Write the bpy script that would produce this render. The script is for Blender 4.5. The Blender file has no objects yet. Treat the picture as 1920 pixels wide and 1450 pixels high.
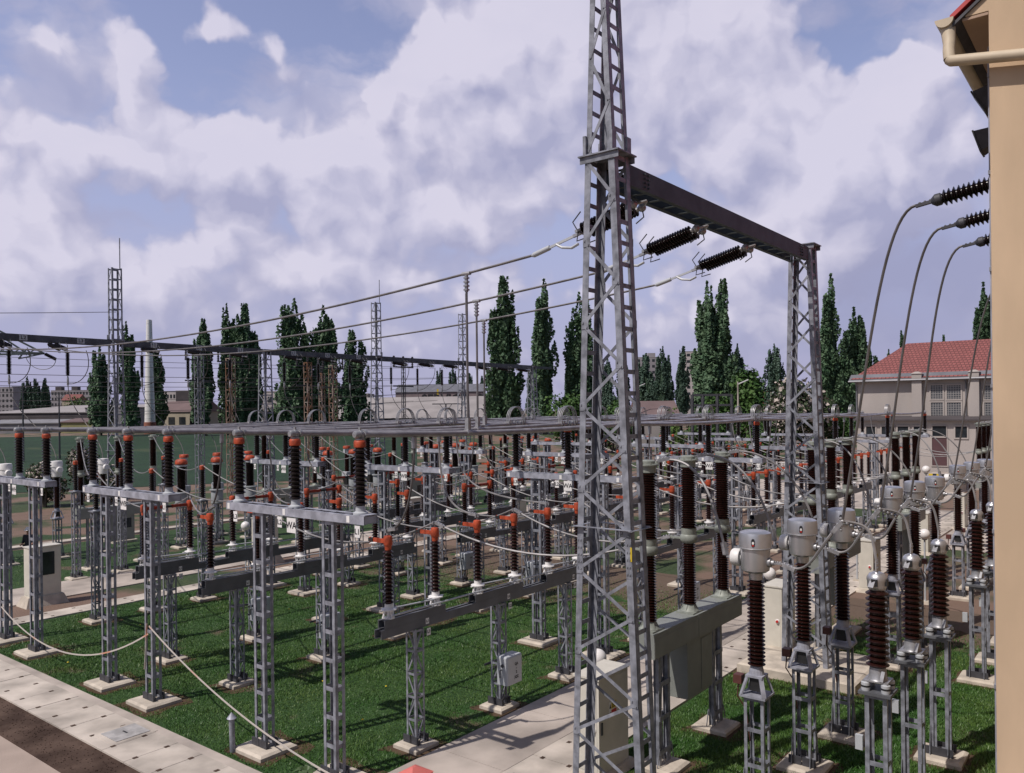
import bpy, math, random
import numpy as np
from mathutils import Vector, Matrix
random.seed(11)
rng = np.random.default_rng(5)
SC = bpy.context.scene
COL = SC.collection
V = Vector
R = math.radians
# World axes: x runs along the bus tubes (away, to the right in the photo), y across the yard (away, to the left), z up, metres.
PSI = R(38.24)                       # the camera looks 38 degrees round from +x towards +y
CAMH = 7.5
FWD = V((math.cos(PSI), math.sin(PSI), 0)); RGT = V((math.sin(PSI), -math.cos(PSI), 0))
BAY = 10.3

# ------------------------------------------------------------------ mesh builder
class MB:
    def __init__(s): s.v = []; s.f = []; s.m = []
    def add(s, vs, fs, mi=0):
        o = len(s.v); s.v += [tuple(p) for p in vs]
        for f in fs: s.f.append(tuple(i + o for i in f)); s.m.append(mi)
        return s
    def hexa(s, c, mi=0):
        return s.add(c, [(0, 3, 2, 1), (4, 5, 6, 7), (0, 1, 5, 4), (1, 2, 6, 5), (2, 3, 7, 6), (3, 0, 4, 7)], mi)
    def box(s, x0, x1, y0, y1, z0, z1, mi=0):
        return s.hexa([(x0, y0, z0), (x1, y0, z0), (x1, y1, z0), (x0, y1, z0), (x0, y0, z1), (x1, y0, z1), (x1, y1, z1), (x0, y1, z1)], mi)
    def frus(s, cx, cy, z0, z1, wx0, wy0, wx1, wy1, mi=0):
        a, b, c, d = wx0 / 2, wy0 / 2, wx1 / 2, wy1 / 2
        return s.hexa([(cx - a, cy - b, z0), (cx + a, cy - b, z0), (cx + a, cy + b, z0), (cx - a, cy + b, z0),
                       (cx - c, cy - d, z1), (cx + c, cy - d, z1), (cx + c, cy + d, z1), (cx - c, cy + d, z1)], mi)
    def rbox(s, x0, x1, y0, y1, z0, z1, r, n=4, mi=0):
        # box with its four vertical edges and the top rim rounded
        def ring(inset, z):
            out = []
            for cx, cy, a0 in ((x1 - r, y1 - r, 0), (x0 + r, y1 - r, 90), (x0 + r, y0 + r, 180), (x1 - r, y0 + r, 270)):
                for k in range(n + 1):
                    a = R(a0 + 90 * k / n); q = r - inset
                    out.append((cx + q * math.cos(a), cy + q * math.sin(a), z))
            return out
        rings = [ring(0, z0), ring(0, z1 - r)] + [ring(r * (1 - math.cos(R(30 * k))) * .98, z1 - r + r * math.sin(R(30 * k))) for k in (1, 2, 3)]
        m = len(rings[0]); vs = [p for g in rings for p in g]; fs = []
        for k in range(len(rings) - 1):
            for i in range(m):
                j = (i + 1) % m; fs.append((k * m + i, k * m + j, (k + 1) * m + j, (k + 1) * m + i))
        fs.append(tuple(range(m - 1, -1, -1))); fs.append(tuple(range((len(rings) - 1) * m, len(rings) * m)))
        return s.add(vs, fs, mi)
    def barx(s, p, q, ax, ay, w, h, mi=0):
        p, q, ax, ay = V(p), V(q), V(ax), V(ay)
        c = [(-1, -1), (1, -1), (1, 1), (-1, 1)]
        return s.hexa([p + ax * (w / 2 * i) + ay * (h / 2 * j) for i, j in c] + [q + ax * (w / 2 * i) + ay * (h / 2 * j) for i, j in c], mi)
    def bar(s, p, q, w, h=None, up=(0, 0, 1), mi=0):
        d = (V(q) - V(p)).normalized(); u = V(up)
        if abs(d.dot(u)) > .98: u = V((1, 0, 0))
        ax = d.cross(u).normalized(); ay = ax.cross(d).normalized()
        return s.barx(p, q, ax, ay, w, h or w, mi)
    def tube(s, pts, r, seg=8, mi=0, caps=True):
        pts = [V(p) for p in pts]; n = len(pts); vs = []; u = None
        for i, p in enumerate(pts):
            d = (pts[min(i + 1, n - 1)] - pts[max(i - 1, 0)]).normalized()
            if u is None: u = d.cross(V((0, 0, 1)) if abs(d.z) < .9 else V((1, 0, 0))).normalized()
            u = (u - d * u.dot(d)).normalized(); w = d.cross(u)
            rr = r[i] if isinstance(r, (list, tuple)) else r
            for k in range(seg):
                a = 2 * math.pi * k / seg; vs.append(p + u * (rr * math.cos(a)) + w * (rr * math.sin(a)))
        fs = [(i * seg + k, i * seg + (k + 1) % seg, (i + 1) * seg + (k + 1) % seg, (i + 1) * seg + k) for i in range(n - 1) for k in range(seg)]
        if caps: fs += [tuple(range(seg - 1, -1, -1)), tuple(range((n - 1) * seg, n * seg))]
        return s.add(vs, fs, mi)
    def lathe(s, prof, seg=16, c=(0, 0, 0), axis=(0, 0, 1), mi=0):
        c = V(c); d = V(axis).normalized()
        u = d.cross(V((0, 0, 1)) if abs(d.z) < .9 else V((1, 0, 0))).normalized(); w = d.cross(u)
        vs = []
        for r, z in prof:
            for k in range(seg):
                a = 2 * math.pi * k / seg
                vs.append(c + d * z + u * (r * math.cos(a)) + w * (r * math.sin(a)))
        n = len(prof)
        fs = [(i * seg + k, i * seg + (k + 1) % seg, (i + 1) * seg + (k + 1) % seg, (i + 1) * seg + k) for i in range(n - 1) for k in range(seg)]
        fs += [tuple(range(seg - 1, -1, -1)), tuple(range((n - 1) * seg, n * seg))]
        return s.add(vs, fs, mi)
    def ball(s, c, r, seg=14, rings=8, squash=1, mi=0):
        return s.lathe([(max(1e-4, r * math.sin(math.pi * k / rings)), -r * squash * math.cos(math.pi * k / rings)) for k in range(rings + 1)], seg, c, mi=mi)
    def mesh(s, name, mats, smooth=False):
        me = bpy.data.meshes.new(name); me.from_pydata(s.v, [], s.f); me.validate()
        for m in (mats if isinstance(mats, (list, tuple)) else [mats]): me.materials.append(m)
        if any(s.m) and len(me.polygons) == len(s.m): me.polygons.foreach_set('material_index', s.m)
        if smooth:
            me.polygons.foreach_set('use_smooth', [True] * len(me.polygons))
            me.set_sharp_from_angle(angle=R(38))
        me.update()
        return me

def wave(prof, z0): return [(r, z + z0) for r, z in prof]
def sheds(core, shed, z0, z1, n):
    """profile of a ribbed porcelain column"""
    p = (z1 - z0) / n; out = [(core, z0)]
    for i in range(n):
        z = z0 + i * p
        out += [(core, z + .12 * p), (shed * .96, z + .30 * p), (shed, z + .40 * p), (shed * .93, z + .52 * p), (core, z + .90 * p)]
    out.append((core, z1)); return out

# ------------------------------------------------------------------ materials
def nodes(name):
    m = bpy.data.materials.new(name); m.use_nodes = True
    return m, m.node_tree, m.node_tree.nodes['Principled BSDF']
def mat(name, col, rough=.5, metal=0, var=.15, scale=6, bump=0, spec=.5, col2=None, detail=5, lo=.35, hi=.65, streak=1, bscale=None, coat=0):
    m, t, b = nodes(name); n, l = t.nodes, t.links
    g = n.new('ShaderNodeNewGeometry'); mp = n.new('ShaderNodeMapping'); mp.inputs['Scale'].default_value = (1, 1, streak)
    l.new(g.outputs['Position'], mp.inputs['Vector'])
    z = n.new('ShaderNodeTexNoise'); z.inputs['Scale'].default_value = scale; z.inputs['Detail'].default_value = detail
    l.new(mp.outputs['Vector'], z.inputs['Vector'])
    r = n.new('ShaderNodeMapRange'); r.inputs['From Min'].default_value = lo; r.inputs['From Max'].default_value = hi
    l.new(z.outputs['Fac'], r.inputs['Value'])
    x = n.new('ShaderNodeMix'); x.data_type = 'RGBA'; l.new(r.outputs['Result'], x.inputs['Factor'])
    c2 = col2 or tuple(min(1, c * (1 + var)) for c in col)
    c1 = col if col2 else tuple(c * (1 - var) for c in col)
    x.inputs['A'].default_value = (*c1, 1); x.inputs['B'].default_value = (*c2, 1)
    l.new(x.outputs['Result'], b.inputs['Base Color'])
    b.inputs['Roughness'].default_value = rough; b.inputs['Metallic'].default_value = metal; b.inputs['Specular IOR Level'].default_value = spec
    if coat: b.inputs['Coat Weight'].default_value = coat; b.inputs['Coat Roughness'].default_value = .06
    if bump:
        z2 = n.new('ShaderNodeTexNoise'); z2.inputs['Scale'].default_value = bscale or scale * 8; z2.inputs['Detail'].default_value = 4
        l.new(g.outputs['Position'], z2.inputs['Vector'])
        bp = n.new('ShaderNodeBump'); bp.inputs['Strength'].default_value = bump; bp.inputs['Distance'].default_value = .02
        l.new(z2.outputs['Fac'], bp.inputs['Height']); l.new(bp.outputs['Normal'], b.inputs['Normal'])
    return m
M = {}
M['steel'] = mat('galvanised_steel', (.235, .245, .285), .5, .1, .34, 6, .1)
M['steel_lt'] = mat('galvanised_beam', (.34, .35, .41), .5, .15, .26, 4, .06)
M['steel_dk'] = mat('painted_grey_beam', (.12, .125, .14), .5, .1, .14, 2.5, .05)
M['steel_gantry'] = mat('weathered_dark_steel', (.050, .066, .074), .6, .1, .25, 2.5, .08)
M['bracket'] = mat('dark_bracket', (.06, .06, .07), .6, .2, .2, 6)
M['porcelain'] = mat('brown_glazed_porcelain', (.018, .0058, .0048), .2, 0, .3, 2, spec=.38)
M['porcelain_bk'] = mat('black_brown_porcelain', (.010, .006, .006), .2, 0, .3, 2, spec=.4)
M['orange'] = mat('orange_paint', (.40, .062, .022), .55, 0, .34, 7)
M['orange_dk'] = mat('faded_red_paint', (.34, .04, .02), .5, 0, .2, 5)
M['alu'] = mat('bare_aluminium_tube', (.30, .285, .30), .36, .25, .22, 3.5, .04)
M['cable'] = mat('stranded_conductor', (.25, .24, .245), .5, .2, .22, 3)
M['cable_dk'] = mat('dark_stranded_conductor', (.13, .12, .12), .5, .4, .18, 3)
M['cable_ov'] = mat('grey_overhead_conductor', (.17, .16, .165), .5, .3, .2, 4)
M['clamp'] = mat('cast_clamp_metal', (.36, .36, .38), .42, .5, .2, 9)
M['silver'] = mat('brushed_silver', (.60, .60, .63), .36, .8, .08, 3, .01)
M['cream'] = mat('cream_enamel', (.62, .59, .52), .45, 0, .05, 3)
M['white'] = mat('white_enamel', (.80, .785, .78), .45, 0, .05, 3)
M['globe'] = mat('opal_globe', (.80, .77, .76), .3, 0, .03, 3)
M['cabgrey'] = mat('grey_green_enamel', (.235, .25, .235), .5, 0, .07, 3)
M['lightbox'] = mat('pale_grey_enamel', (.46, .48, .51), .42, 0, .05, 3)
M['tankgrey'] = mat('blue_grey_enamel', (.33, .35, .37), .45, 0, .07, 3)
M['flange'] = mat('grey_green_casting', (.27, .29, .26), .55, .1, .15, 7)
M['concrete'] = mat('pink_grey_concrete', (.43, .375, .335), .85, 0, .26, .6, .25, .25, bscale=55)
M['concrete_lt'] = mat('pale_concrete', (.49, .435, .385), .85, 0, .28, .9, .25, .25, bscale=55)
M['pad'] = mat('footing_concrete', (.52, .46, .39), .9, 0, .16, 3, .35, .2, bscale=40)
M['black'] = mat('black_rubber', (.02, .02, .022), .5, 0, .2, 5)
M['ink'] = mat('black_ink', (.015, .015, .02), .6, 0, .05, 5)
M['red'] = mat('red_plastic', (.50, .035, .03), .35, 0, .06, 5)
M['yellow'] = mat('yellow_sign', (.62, .45, .03), .5, 0, .05, 5)
M['glass'] = mat('dark_window', (.025, .03, .035), .08, 0, .3, 2)
M['maroon'] = mat('maroon_box', (.10, .035, .03), .5, 0, .15, 5)
M['soil'] = mat('brown_soil', (.055, .036, .029), .95, 0, .35, 1.3, .9, .1, col2=(.11, .075, .06), bscale=14)
M['yardsoil'] = mat('trampled_earth', (.15, .095, .075), .95, 0, .2, .35, .6, .1, col2=(.27, .185, .15), bscale=9)
M['stucco'] = mat('peach_stucco', (.64, .475, .325), .9, 0, .11, 1.6, .3, .15, bscale=260, streak=.3, detail=8)
M['gutter'] = mat('beige_gutter', (.52, .43, .315), .6, 0, .09, 4)
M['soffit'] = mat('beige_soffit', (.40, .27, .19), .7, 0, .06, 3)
M['redroof'] = mat('red_roof_edge', (.50, .055, .055), .5, 0, .1, 4)
M['rust'] = mat('rusty_lattice', (.22, .10, .05), .8, 0, .35, 1.2, col2=(.36, .30, .27))
M['gantry_far'] = mat('rear_gantry_steel', (.085, .09, .105), .55, .2, .25, 2.5)
M['bark'] = mat('grey_bark', (.10, .08, .065), .9, 0, .3, 2)
M['brick'] = mat('chimney_brick', (.30, .12, .085), .9, 0, .2, 3)
M['tape'] = mat('white_barrier_tape', (.56, .51, .47), .6, 0, .1, 1.2, col2=(.62, .30, .20), lo=.58, hi=.68)
M['skin'] = mat('skin', (.48, .24, .17), .5, 0, .08, 5)
M['cloth'] = mat('dark_work_jacket', (.03, .03, .04), .9, 0, .2, 9)

# ------------------------------------------------------------------ objects
LABELS = {}
def ob(name, me, parent=None, loc=(0, 0, 0), rz=0, label=None):
    o = bpy.data.objects.new(name, me); COL.objects.link(o)
    o.location = loc; o.rotation_euler = (0, 0, rz)
    if parent: o.parent = parent
    if label: o['label'] = label
    return o
def tag(o, label, cat, group=None, kind='thing'):
    o['label'] = label; o['category'] = cat; o['kind'] = kind
    if group: o['group'] = group
    n = len(label.split())
    if not 4 <= n <= 16: print('LABEL LENGTH', n, label)
    LABELS.setdefault(label, []).append(o.name)
    return o
def part(n, m, loc=(0, 0, 0), kids=(), rz=0, label=None): return (n, m, loc, rz, kids, label)
def grow(root, parts):
    for n, m, loc, rz, kids, lab in parts:
        c = ob(n, m, root, loc, rz, lab)
        for k in kids:
            ob(k[0], k[1], c, k[2], k[3], k[5])
def put(name, label, cat, loc, parts, group=None, rz=0):
    o = ob(name, None, None, loc, rz); o.empty_display_size = .2
    tag(o, label, cat, group); grow(o, parts); return o
def single(name, me, label, cat, group=None, loc=(0, 0, 0), rz=0):
    return tag(ob(name, me, None, loc, rz), label, cat, group)
def struct(name, me):
    o = ob(name, me); o['kind'] = 'structure'; return o
def text(txt, size, org, xd, yd, mat_, name='lettering', bold=.004):
    cu = bpy.data.curves.new(name, 'FONT'); cu.body = txt; cu.size = size; cu.align_x = 'CENTER'; cu.align_y = 'CENTER'; cu.offset = bold; cu.resolution_u = 2
    o = bpy.data.objects.new('tmp', cu); me = bpy.data.meshes.new_from_object(o)
    bpy.data.objects.remove(o); bpy.data.curves.remove(cu)
    me.name = name; xd, yd, og = V(xd), V(yd), V(org)
    for v in me.vertices: v.co = og + xd * v.co.x + yd * v.co.y
    me.materials.clear(); me.materials.append(mat_); me.update(); return me
NA = ((0, -1, 0), (0, 0, 1))          # text axes on a face towards -x
NB = ((1, 0, 0), (0, 0, 1))           # text axes on a face towards -y

# the photo's measuring tools: a horizontal pixel and a depth give a place on the ground plan
def hrow(px): return 770 + (960 - px) * .0113
def plan(px, D):
    p = FWD * D + RGT * ((px - 960) / 1510 * D); return p.x, p.y
def zat(px, py, D): return CAMH + (hrow(px) - py) * D / 1510
def ground(x, y):
    r = math.hypot(x, y); s = max(0, min(1, (r - 95) / 135)); return 2.6 * s * s * (3 - 2 * s)

# ------------------------------------------------------------------ steelwork
def lattice(mb, cx, cy, z0, h, wa, wb, leg=.055, step=.5, diag=(), t=.008, bat=.05, inset=0):
    """four angle legs with flat battens on every face; diag lists the faces ('a' or 'b') that carry zigzag lacing"""
    for sx in (-1, 1):
        for sy in (-1, 1):
            x, y = cx + sx * wa / 2, cy + sy * wb / 2
            mb.box(*sorted((x, x - sx * t)), *sorted((y, y - sy * leg)), z0, z0 + h)
            mb.box(*sorted((x - sx * t, x - sx * leg)), *sorted((y, y - sy * t)), z0, z0 + h)
    n = max(1, int(h / step)); zs = [z0 + h * (i + .02) / n for i in range(n + 1)]
    for z in zs:
        z = min(z, z0 + h - bat)
        for sg in (-1, 1):
            x = cx + sg * (wa / 2 - t * 1.5); mb.box(x - t / 2, x + t / 2, cy - wb / 2 + leg * .6, cy + wb / 2 - leg * .6, z, z + bat)
            y = cy + sg * (wb / 2 - t * 1.5); mb.box(cx - wa / 2 + leg * .6, cx + wa / 2 - leg * .6, y - t / 2, y + t / 2, z, z + bat)
    for i in range(n):
        za, zb = zs[i] + bat, zs[i + 1]
        s = 1 if i % 2 else -1
        if 'b' in diag:
            for sg in (-1, 1):
                y = cy + sg * (wb / 2 - .02); mb.bar((cx - s * sg * (wa / 2 - .03), y, za), (cx + s * sg * (wa / 2 - .03), y, zb), .035, .012, (0, 1, 0))
        if 'a' in diag:
            for sg in (-1, 1):
                x = cx + sg * (wa / 2 - .02); mb.bar((x, cy - s * sg * (wb / 2 - .03), za), (x, cy + s * sg * (wb / 2 - .03), zb), .035, .012, (1, 0, 0))
def feet(mb, cx, cy, wa, wb, z0=.1):
    for sx in (-1, 1):
        for sy in (-1, 1):
            x, y = cx + sx * (wa / 2 + .02), cy + sy * (wb / 2 - .05)
            mb.box(x - .012, x + .012, y - .13, y + .13, z0, z0 + .2, 1)
            mb.box(x - .05 * sx - .012, x - .05 * sx + .012, y + sy * .115, y + sy * .125, z0, z0 + .13, 1)
PADS = []
_padm = {}
def pad_mesh(w, d=None, h=.13):
    k = (w, d, h)
    if k not in _padm:
        mb = MB(); d = d or w; mb.frus(0, 0, -.2, h - .04, w, d, w, d); mb.frus(0, 0, h - .04, h, w, d, w - .12, d - .12); _padm[k] = mb.mesh('footing', M['pad'])
    return _padm[k]
def foot_at(x, y, w, d=None): PADS.append((x, y, w / 2 + .1, (d or w) / 2 + .1))

def arc(p, c1, c2, q, n=16):
    p, c1, c2, q = V(p), V(c1), V(c2), V(q); out = []
    for i in range(n + 1):
        t = i / n; u = 1 - t; out.append(p * u ** 3 + c1 * (3 * u * u * t) + c2 * (3 * u * t * t) + q * t ** 3)
    return out
def sag(p, q, s, n=16):
    p, q = V(p), V(q); return [p.lerp(q, i / n) - V((0, 0, 4 * s * (i / n) * (1 - i / n))) for i in range(n + 1)]
def wire(pts, r, label, group=None, m='cable', name='conductor_cable', seg=6, ends=True, cat='cable'):
    mb = MB().tube(pts, r, seg)
    o = single(name, mb.mesh(name, M[m], True), label, cat, group)
    if ends:
        for a, b in ((pts[0], pts[1]), (pts[-1], pts[-2])):
            a, b = V(a), V(b); d = (b - a).normalized(); e = MB(); e.bar(a + d * .02, a + d * .26, r * 3.6, r * 2.6)
            for k in range(3): e.ball(a + d * (.06 + .07 * k) + V((0, 0, r * 1.6)), r * .8, 6, 4)
            ob('clamp', e.mesh('clamp', M['clamp']), o)
    return o
ORD = ['first', 'second', 'third', 'fourth', 'fifth', 'sixth', 'seventh', 'eighth']
SUN_E = 4.3; EXPO = -.3
SKYC = ((4.9, 4.95, 7.1), (8.5, 8.15, 9.8))
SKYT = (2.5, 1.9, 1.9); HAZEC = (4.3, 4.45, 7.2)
# ================================================================== bus supports
BUS = [('front', 'WA', 14.27), ('middle', 'WB', 21.52), ('rear', 'WH', 28.75)]
ROW0, ZT, PH = 10.62, 7.06, 2.07
mb = MB()                                                    # beam of two channels with ladder battens
for s in (-1, 1):
    x = s * .17; mb.box(x - .006, x + .006, -2.36, 2.34, 5.31, 5.48)
    for z in (5.313, 5.467): mb.box(*sorted((x - s * .008, x - s * .075)), -2.355, 2.335, z, z + .01)
for k in range(10):
    y = -2.2 + k * .49; mb.box(-.094, .094, y - .03, y + .03, 5.468, 5.476)
for y in (-2.28, 0, 2.26): mb.box(-.16, .16, y - .09, y + .09, 5.482, 5.5)
mb.box(-.15, .15, -2.352, -2.345, 5.32, 5.466); mb.box(-.15, .15, 2.325, 2.332, 5.32, 5.466)
bus_beam = mb.mesh('beam', M['steel_lt'])
mb = MB(); lattice(mb, 0, 0, .1, 5.21, .25, .38, .075, .56, (), bat=.085); feet(mb, 0, 0, .25, .38, .1); bus_post = mb.mesh('post', [M['steel'], M['bracket']])
ins_bus = MB().lathe(sheds(.088, .142, 5.66, 6.80, 13), 22).mesh('insulator', M['porcelain_bk'], True)
ins_base = MB().lathe([(.15, 5.48), (.15, 5.52), (.10, 5.55), (.095, 5.66)], 18).mesh('base_flange', M['lightbox'], True)
ins_cap = MB().lathe([(.092, 6.80), (.115, 6.81), (.122, 6.84), (.122, 6.91), (.11, 6.94), (.09, 6.955)], 20).mesh('cap', M['orange'], True)
mb = MB().lathe([(.085, 6.955), (.085, 6.98), (.05, 6.99), (.05, 7.0)], 12)
mb.lathe([(.09, -.03), (.09, .03)], 16, (0, 0, ZT), (1, 0, 0)); mb.lathe([(.085, -.03), (.085, .03)], 16, (.12, 0, ZT), (1, 0, 0))
mb.box(-.03, .15, -.035, .035, 6.985, 7.02); mb.box(-.015, .015, -.03, .03, ZT + .07, ZT + .14)
tube_clamp = mb.mesh('tube_clamp', M['clamp'], True)
mb = MB().lathe([(.001, -.125), (.06, -.12), (.078, -.09), (.084, 0)], 16, (-.02, 0, ZT), (1, 0, 0)); end_cap = mb.mesh('end_cap', M['clamp'], True)
plate_s = MB().box(-.198, -.19, -.075, .075, 5.06, 5.29).mesh('phase_plate', M['white'])
plate_b = MB().box(-.21, -.2, -.15, .15, 4.98, 5.29).mesh('bus_plate', M['white'])
tagm = MB().box(-.183, -.177, -.045, .045, 5.33, 5.46).mesh('beam_tag', M['white'])
tx_l = {n: text('L' + str(n), .15, (-.2, 0, 5.17), *NA, M['ink']) for n in (1, 2, 3)}
tx_b = {w: text(w, .2, (-.213, 0, 5.135), *NA, M['ink']) for _, w, _ in BUS}
ins_part = lambda y, first: part('insulator', ins_bus, (0, y, 0), [part('base_flange', ins_base), part('cap', ins_cap), part('tube_clamp', tube_clamp)] + ([part('end_cap', end_cap)] if first else []))
for k in range(6):
    for bi, (bn, bw, by) in enumerate(BUS):
        x = ROW0 + BAY * k
        ps = [part('beam', bus_beam)]
        for y in (-1.2, 1.2):
            ps.append(part('post', bus_post, (0, y, 0), [part('footing', pad_mesh(.95, 1.05))])); foot_at(x, by + y, .95, 1.05)
        for i, y in enumerate((-PH, 0, PH)): ps.append(ins_part(y, k == 0))
        if k < 3:
            for i, y in enumerate((-PH, 0, PH)):
                ps.append(part('phase_plate', plate_s, (0, y - (.12 if i != 1 else -.3), 0), [part('lettering', tx_l[i + 1])]))
                ps.append(part('beam_tag', tagm, (0, y + .17, 0)))
            ps.append(part('bus_plate', plate_b, (0, -.12, 0), [part('lettering', tx_b[bw])]))
        put('bus_support', f'grey {bn} busbar support with {bw} plate, two lattice posts, {ORD[k]} row from the white walkway' if k < 3 else
            f'grey {bn} busbar support on two lattice posts, {ORD[k]} row from the white walkway', 'busbar support', (x, by, 0), ps, 'steel frames carrying the busbar tubes')
# tubes
TR = .062
loopm = MB()
for dy in (-.06, 0, .06):
    loopm.tube([(.42 * math.cos(math.pi * i / 14) , dy, ZT + .06 + .5 * math.sin(math.pi * i / 14) ** .8) for i in range(15)], .017, 6)
loop = loopm.mesh('expansion_loop', M['clamp'], True)
mb = MB()
for x in (-.42, -.3, .3, .42): mb.lathe([(.082, -.035), (.082, .035)], 12, (x, 0, ZT), (1, 0, 0)); mb.box(x - .03, x + .03, -.08, .08, ZT + .03, ZT + .1)
loop_clamp = mb.mesh('loop_clamp', M['clamp'], True)
PHW = ['nearest', 'centre', 'farthest']
for bi, (bn, bw, by) in enumerate(BUS):
    for i, dy in enumerate((-PH, 0, PH)):
        o = ob('busbar_tube', None, None, (ROW0, by + dy, 0)); tag(o, f'long aluminium tube on orange capped insulators, {PHW[i]} of the three on the {bn} bus', 'busbar', 'aluminium busbar tubes across the yard')
        for k in range(5):
            x0 = BAY * k + (-.03 if k == 0 else .16); x1 = BAY * (k + 1) - (.06 if k < 4 else -.25)
            n = 12; s = .075
            pts = [(x0 + (x1 - x0) * j / n, 0, ZT - 4 * s * (j / n) * (1 - j / n)) for j in range(n + 1)]
            ob('tube', MB().tube(pts, TR, 12).mesh('tube', M['alu'], True), o)
            if k: ob('expansion_loop', loop, ob('loop_clamp', loop_clamp, o, (BAY * k + .02, 0, 0)))

# ================================================================== disconnectors
mb = MB()
for s in (-1, 1):
    y = s * .1; mb.box(-4.0, 4.0, y - .006, y + .006, 2.66, 2.85)
    for z in (2.662, 2.838): mb.box(-3.998, 3.998, *sorted((y - s * .008, y - s * .06)), z, z + .01)
for c in (-2.95, 0, 2.95):
    for s in (-1, 1):
        y = s * .1; mb.box(c - .95, c + .95, y - .008, y + .008, 2.853, 3.04); mb.box(c - .948, c + .948, *sorted((y - s * .01, y - s * .07)), 3.03, 3.038)
        mb.box(c - .948, c + .948, *sorted((y - s * .01, y - s * .07)), 2.855, 2.863)
for x in (-3.8, -2.1, -.85, .85, 2.1, 3.8): mb.box(x - .04, x + .04, -.092, .092, 2.675, 2.835)
dis_beam = mb.mesh('beam', M['steel_dk'])
mb = MB(); lattice(mb, 0, 0, .1, 2.55, .28, .30, .05, .5, ('b', 'a'), bat=.05); feet(mb, 0, 0, .28, .3, .1); dis_post = mb.mesh('post', [M['steel'], M['bracket']])
mb = MB()
for a in range(3):
    t = R(120 * a + 30); mb.bar((.13 * math.cos(t), .13 * math.sin(t), 3.045), (.07 * math.cos(t), .07 * math.sin(t), 3.25), .06, .03)
mb.lathe([(.13, 3.042), (.13, 3.06)], 14); mb.lathe([(.05, 3.05), (.05, 3.22), (.17, 3.225), (.17, 3.25), (.09, 3.26), (.09, 3.36)], 16)
mb.bar((-.25, 0, 3.235), (.25, 0, 3.235), .05, .012)
dis_base = mb.mesh('turntable', M['white'], True)
dis_ins = MB().lathe(sheds(.068, .118, 3.36, 4.52, 14), 20).mesh('insulator', M['porcelain'], True)
dis_cap = MB().lathe([(.07, 4.52), (.078, 4.6), (.08, 4.61), (.09, 4.62), (.097, 4.64), (.097, 4.78), (.085, 4.82), (.03, 4.835)], 18).mesh('cap', M['orange'], True)
mb = MB().lathe([(.02, 4.83), (.02, 4.9)], 8); mb.box(-.07, .07, -.012, .012, 4.89, 4.97); mb.box(-.012, .012, -.05, .05, 4.9, 4.96); dis_term = mb.mesh('terminal', M['clamp'])
def arm_mesh(dx, dy, L, m):
    b = MB(); d = V((dx, dy, 0)); n = V((-dy, dx, 0))
    b.barx(d * .09 + V((0, 0, 4.70)), d * L + V((0, 0, 4.70)), n, V((0, 0, 1)), .04, .09)
    b.barx(d * (L + .002) + V((0, 0, 4.70)), d * (L + .14) + V((0, 0, 4.70)), n, V((0, 0, 1)), .07, .07, 1)
    for t in (.3, .55): b.barx(d * t + V((0, 0, 4.70)), d * (t + .03) + V((0, 0, 4.70)), n, V((0, 0, 1)), .05, .1)
    return b.mesh('blade_arm', [m, M['black']])
arm_open = arm_mesh(0, 1, .46, M['orange']); arm_r = arm_mesh(1, 0, .60, M['orange_dk']); arm_l = arm_mesh(-1, 0, .60, M['orange_dk'])
mb = MB().tube([(-3.7, -.17, 3.13), (3.6, -.17, 3.13)], .022, 8); mb.ball((-3.72, -.17, 3.13), .035, 8, 5); mb.ball((3.62, -.17, 3.13), .035, 8, 5)
for c in (-2.95, 0, 2.95): mb.tube([(c - .7, .12, 3.21), (c + .7, -.1, 3.21)], .018, 8)
dis_rod = mb.mesh('drive_rod', M['lightbox'], True)
mb = MB().rbox(-.3, .3, -.52, -.16, .72, 1.42, .05); box_motor = mb.mesh('motor_box', M['lightbox'])
mb = MB().box(-.36, .5, -.155, -.12, 1.12, 1.17); mb.box(-.36, .5, -.155, -.12, .86, .91); mb.box(-.36, .5, .15, .185, 1.12, 1.17); mb.tube([(-.31, -.34, 1.1), (-.38, -.34, 1.1), (-.38, -.34, .92)], .018, 6); mb.ball((-.31, -.36, 1.2), .045, 8, 5)
for x in (-.1, .05): mb.tube([(x, -.3, .74), (x + .03, -.25, .4), (x + .02, -.1, .12)], .02, 6)
box_fit = mb.mesh('box_fittings', M['bracket'])
box_txt = [text(a, s, (.05, -.524, z), *NB, M['ink'], 'lettering') for a, s, z in (('QA', .09, 1.2), ('-', .1, 1.1), ('2', .09, 1.0), ('JQZ', .09, .88))]
dtag = MB().box(-.05, .05, -.112, -.107, 2.71, 2.84).mesh('phase_tag', M['white'])
dtag2 = MB().box(-.06, .06, -.172, -.165, 2.47, 2.63).mesh('phase_tag', M['white'])
dtx = {n: text('L' + str(n), .1, (0, -.175, 2.55), *NB, M['ink']) for n in (1, 2, 3)}
dtx2 = {n: text('L' + str(n), .08, (0, -.115, 2.775), *NB, M['ink']) for n in (1, 2, 3)}
DLINES = [('front', 12.9), ('second', 19.85), ('third', 23.4), ('rear', 27.3)]
DIS_X = 15.67
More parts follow.
